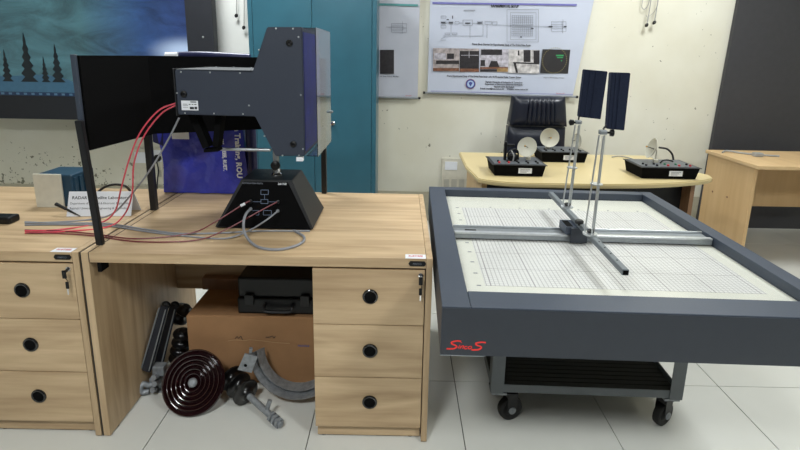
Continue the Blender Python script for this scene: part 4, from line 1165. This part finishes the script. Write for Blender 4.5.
pq(556, 54.8, 563.5, 56.2, mat('printed_green', (50, 150, 90), .5), pp5); pq(557, 57, 563, 58, mat('printed_green', (50, 150, 90), .5), pp5); pq(561, 60, 562, 61.2, mat('printed_green', (50, 150, 90), .5), pp5)
text('SincoS', q(556, 93.7), rv, uv_, .008, INKR, sh, width=.07)
lines('footer_line', [[(431, 91.0), (572.5, 94.5)]], .003, INKB, sh)

cs = [at(352, -46, 1, yp), at(421, -46, 1, yp), at(417.5, 97.5, 1, yp), at(350, 96, 1, yp)]
t, sh = poster('p', 'crinkled glossy white poster with a small line drawing, half hidden behind the teal cupboard', cs, POST2, yp)
R0, R1 = at(349, 96.3, 1, yp), at(420.5, 98.2, 1, yp)
obj('hanging_rod', tube([R0, R1], .008, 10, 1), ALUD, t); obj('rod_cap', tube([R1-X*.018, R1], .011, 10, 1), BLK, t)
obj('header_band', prism([q(370, 3), q(418, 4.2), q(418, 6.4), q(370, 5.2)], (0, -.001, 0)), INKT, sh)
lines('line_drawing', [rc(391.5, 23.5, 406.5, 32.3), [(386, 27), (406.5, 28)], rc(391.5, 26, 403, 30), [(402.5, 21.5), (402.3, 33.5)]], .0025, INKG, sh)
quad('printed_photo', 380, 49.8, 394, 73.8, ph('photo_dark', (34, 30, 34), 40), sh)
text('of the Pulse Radar', q(380, 76.8), rv, uv_, .011, INK, sh, width=.16, bold=.015)
text('SincoS', q(405.5, 96), rv, uv_, .009, INKR, sh, width=.05)

# ------------------------------------------------------------------ teal steel cupboard
t = thing('steel_cupboard', 'tall teal enamelled steel cupboard standing against the back wall', 'cupboard', (-.64, 3.9, 0))
ux0, ux1, yc = -1.128, -.188, 3.70
obj('carcass', box(ux0, ux1, yc+.02, 4.10, .03, 1.98, .004), CUPB, t)
sm = at(313, 80, 1, yc).x
for (a, c) in ((ux0+.035, sm-.0012), (sm+.0012, ux1-.035)):
    d = obj('door', box(a, c, yc-.002, yc+.018, .09, 1.93, .004), CUPB, t)
b = box(ux0, ux0+.033, yc, yc+.0195, .03, 1.98, .003); box(ux1-.033, ux1, yc, yc+.0195, .03, 1.98, .003, b)
obj('front_stile', b, CUPB, t)
b = box(ux0+.035, ux1-.035, yc, yc+.0195, .03, .086); box(ux0+.035, ux1-.035, yc, yc+.0195, 1.934, 1.98, bm=b); obj('front_rail', b, CUPB, t)
hp = at(333, 123, 1, yc)
obj('handle', lathe([(.016, 0), (.016, .006), (.007, .01), (.007, .03), (.013, .034), (.012, .042), (0, .044)], (hp.x, yc-.002, hp.z), (0, -1, 0), 18), CHR, t, smooth=True)
for fx in (ux0+.04, ux1-.04):
    for fy in (yc+.06, 4.06): obj('foot', box(fx-.02, fx+.02, fy-.02, fy+.02, 0, .0295), BLK, t)

# ------------------------------------------------------------------ large display on the left
t = thing('large_display', 'large flat display showing a blue aurora picture on the left wall', 'display', (-2.6, 3.95, .89))
sx0, sx1 = -3.62, at(188, 50, 1, 3.9).x
zb0, zb1 = .895, at(80, 96.5, 1, 3.9).z
obj('screen_picture', box(sx0, sx1, 3.899, 3.903, zb1, 2.25), SCREEN, t)
obj('bezel', box(sx0-.03, sx1+.205, 3.904, 3.99, zb0, 2.32, .004), CHARC, t)
b = box(sx1+.0005, sx1+.205, 3.894, 3.9035, zb0, 2.32, .002); box(sx0-.03, sx1, 3.894, 3.9035, zb0, zb1-.0005, .002, b)
obj('bezel_front', b, CHARC, t)
obj('task_bar', box(sx0, sx1, 3.897, 3.8985, zb1, zb1+.028), mat('task_bar_blue', (22, 50, 86), .3), t)
for k in range(26): obj('task_icon', box(sx0+.03+.06*k, sx0+.055+.06*k, 3.896, 3.8968, zb1+.006, zb1+.022), mat('icon_pale', (84, 120, 150), .3), t)
# snow bank and dark pines of the picture
tp = zb1+.0285
obj('snow_bank', prism([(sx0, 3.8982, tp), (-2.52, 3.8982, tp), (-2.55, 3.8982, tp+.07), (-2.62, 3.8982, tp+.10), (-2.8, 3.8982, tp+.14), (-3.1, 3.8982, tp+.12), (sx0, 3.8982, tp+.16)], (0, -.0008, 0)), mat('snow_blue', (52, 88, 112), .3, emit=.3), t)
for (px, hh) in ((-2.70, .30), (-2.80, .20), (-2.93, .38), (-3.1, .25), (-3.3, .4)):
    pts = []
    for k in range(7):
        f = k/6; w_ = .055*(1-f)*hh/.3; pts.append((px-w_, 3.8972, tp+.08+hh*f)); 
        if k < 6: pts.append((px-w_*.45, 3.8972, tp+.08+hh*(f+.1)))
    rt = [(2*px-x, y_, z_) for x, y_, z_ in pts[::-1]][1:]
    obj('pine_silhouette', prism(pts+rt, (0, -.0006, 0)), mat('pine_dark', (14, 28, 38), .3), t)
hp = at(203, 37, 1, 3.894); obj('screw', lathe([(.008, 0), (.006, .003), (0, .004)], hp, (0, -1, 0), 10), ALU, t)
for k in (-3.2, -2.0): obj('wall_mount', box(k-.05, k+.05, 3.991, 4.199, 1.3, 1.9), BLK, t)
# white marker board strip behind, right of the display
o = obj('white_board', box(-1.62, -1.13, 4.175, 4.199, 1.30, 2.6, .003), mat('whiteboard_enamel', (240, 241, 236), .3, var=.01)); tag(o, 'narrow bright white board on the wall between the display and the teal cupboard', 'board')


# wall cables with black plugs
def hang(label, x, y, xt, yt_, yw=4.15):
    t = thing('hanging_wire', label, 'wire', at(x, y, 1, yw), 'thin wires hanging with black tips')
    p, q_ = at(x, y, 1, yw), at(xt, yt_, 1, yw); q_.z = max(q_.z, 2.1)
    obj('wire', tube([p, p.lerp(q_, .5)+X*.008, q_], .004, 6, 4), WIRE, t)
    d = Vector((-.5, 0, -1)).normalized()
    obj('plug', lathe([(.004, -.012), (.013, -.002), (.014, .010), (.005, .022), (0, .022)], p, d, 10), BLK, t, smooth=True)


hang('thin wire with black tip hanging on the right wall area, left of two', 647, 24.5, 651, -10)
hang('thin wire with black tip hanging on the right wall area, right of two', 654.5, 22, 658, -10)
hang('thin wire with black tip hanging in front of the white board, left of two', 236.5, 15, 235, -15, 4.13)
hang('thin wire with black tip hanging beside the teal cupboard, right of two', 244, 27, 243, -15, 4.13)
cable([at(651, -20, 1, 4.17), at(649, 2, 1, 4.17), at(645, 9, 1, 4.17), at(642, 7, 1, 4.17), at(643, -2, 1, 4.17), at(645, -14, 1, 4.17)], .003, WIRE, 'thin looped wire on the wall above the two black tips', 'wire_loop', 'wire')
cable([at(658, 4, 1, 4.17), at(654, 12, 1, 4.17), at(647.5, 17, 1, 4.17), at(646, 15, 1, 4.17)], .002, WIRE, 'fine crossing wire strand between the two hanging wires', 'wire_strand', 'wire')

# wall sockets
def plate(label, x0, y0, x1, y1, deco, name='wall_socket'):
    A_, D_ = at(x0, y0, 1, 4.188), at(x1, y1, 1, 4.188)
    t = thing(name, label, 'socket', ((A_.x+D_.x)/2, 4.19, D_.z))
    obj('plate', box(A_.x, D_.x, 4.18, 4.1995, D_.z, A_.z, .003), IVORY, t)
    for (a, b_, c, d_, m) in deco:
        P_, Q_ = at(a, b_, 1, 4.18), at(c, d_, 1, 4.18)
        obj('switch' if m is IVORY else 'socket_face', box(P_.x, Q_.x, 4.174, 4.1797, Q_.z, P_.z, .001), m, t)
    return t


SOC = mat('socket_grey', (176, 172, 160), .4)
plate('ivory switch and socket plate on the wall behind the two pink cables', 132, 148, 149.5, 184, [(134.5, 152, 146, 163, LBL), (135, 168, 140, 178, IVORY), (142, 168, 147, 178, IVORY)])
plate('ivory socket plate on the wall behind the black leg with a black plug in it', 150.5, 148, 164, 184, [(153, 150, 162, 162, LBL), (158, 170, 162, 177, SOC)])
plate('grey switch board with small socket on the wall beside the yellow desk', 442, 158, 468, 196, [(445, 161.5, 457, 170, LBL), (444, 179, 449, 187, SOC), (451.5, 179, 456.5, 187, SOC), (459, 179, 464, 187, SOC)], 'switch_board')
t = thing('power_plug', 'black power plug in the wall socket with its cord hanging down', 'plug', at(158, 160, 1, 4.16))
c = at(158, 158, 1, 4.173); obj('plug_body', lathe([(.03, 0), (.032, .02), (.02, .04), (0, .042)], c, (0, -1, 0), 14), BLK, t, smooth=True)
obj('cord', tube([c+Vector((0, -.035, -.01)), c+Vector((.02, -.05, -.1)), at(157.5, 180, 1, 4.13), at(157, 200, 1, 4.12), Vector((c.x, 4.1, .01))], .006, 8, 5), BLKC, t, smooth=True)

# ------------------------------------------------------------------ right side furniture
t = thing('wooden_side_desk', 'light wooden desk at the right edge seen from its side panel', 'desk', (2.9, 3.6, 0))
obj('worktop', box(2.455, 3.6, 3.28, 3.88, .725, .75, .002), TANX, t)
obj('side_panel', box(2.47, 2.495, 3.33, 3.86, .001, .7245, .002), TAN, t)
obj('side_panel', box(3.56, 3.585, 3.33, 3.86, .001, .7245, .002), TAN, t)
obj('rear_panel', box(2.496, 3.559, 3.83, 3.85, .3, .7245), TAN, t)
for (x, y) in ((712.5, 191.5), (727, 197)):
    d = at(x, y, 0, 2.469); obj('screw_cap', lathe([(.008, 0), (.007, .002), (0, .003)], d, (-1, 0, 0), 10), BRN, t)
ba, bb_ = at(711, 150, 1, 4.15), at(738, 5, 1, 4.15); sl = (bb_.x-ba.x)/(bb_.z-ba.z)
o = obj('dark_board', prism([(ba.x-sl*ba.z, 4.15, .001), (3.9, 4.15, .001), (3.9, 4.15, 2.4), (ba.x+sl*(2.4-ba.z), 4.15, 2.4)], (0, .035, 0)), DGREY); tag(o, 'tall dark grey board standing against the wall behind the wooden desk at the right edge', 'board')
cable([(2.50, 3.74, .756), (2.56, 3.78, .762), (2.64, 3.72, .757), (2.72, 3.66, .757), (2.85, 3.62, .757)], .007, WIRE, 'grey cable lying on the wooden desk at the right edge')
o = obj('adapter_plug', box(2.66, 2.72, 3.60, 3.65, .7505, .78, .006), WIRE); tag(o, 'small grey plug lying on the wooden desk at the right edge', 'plug')
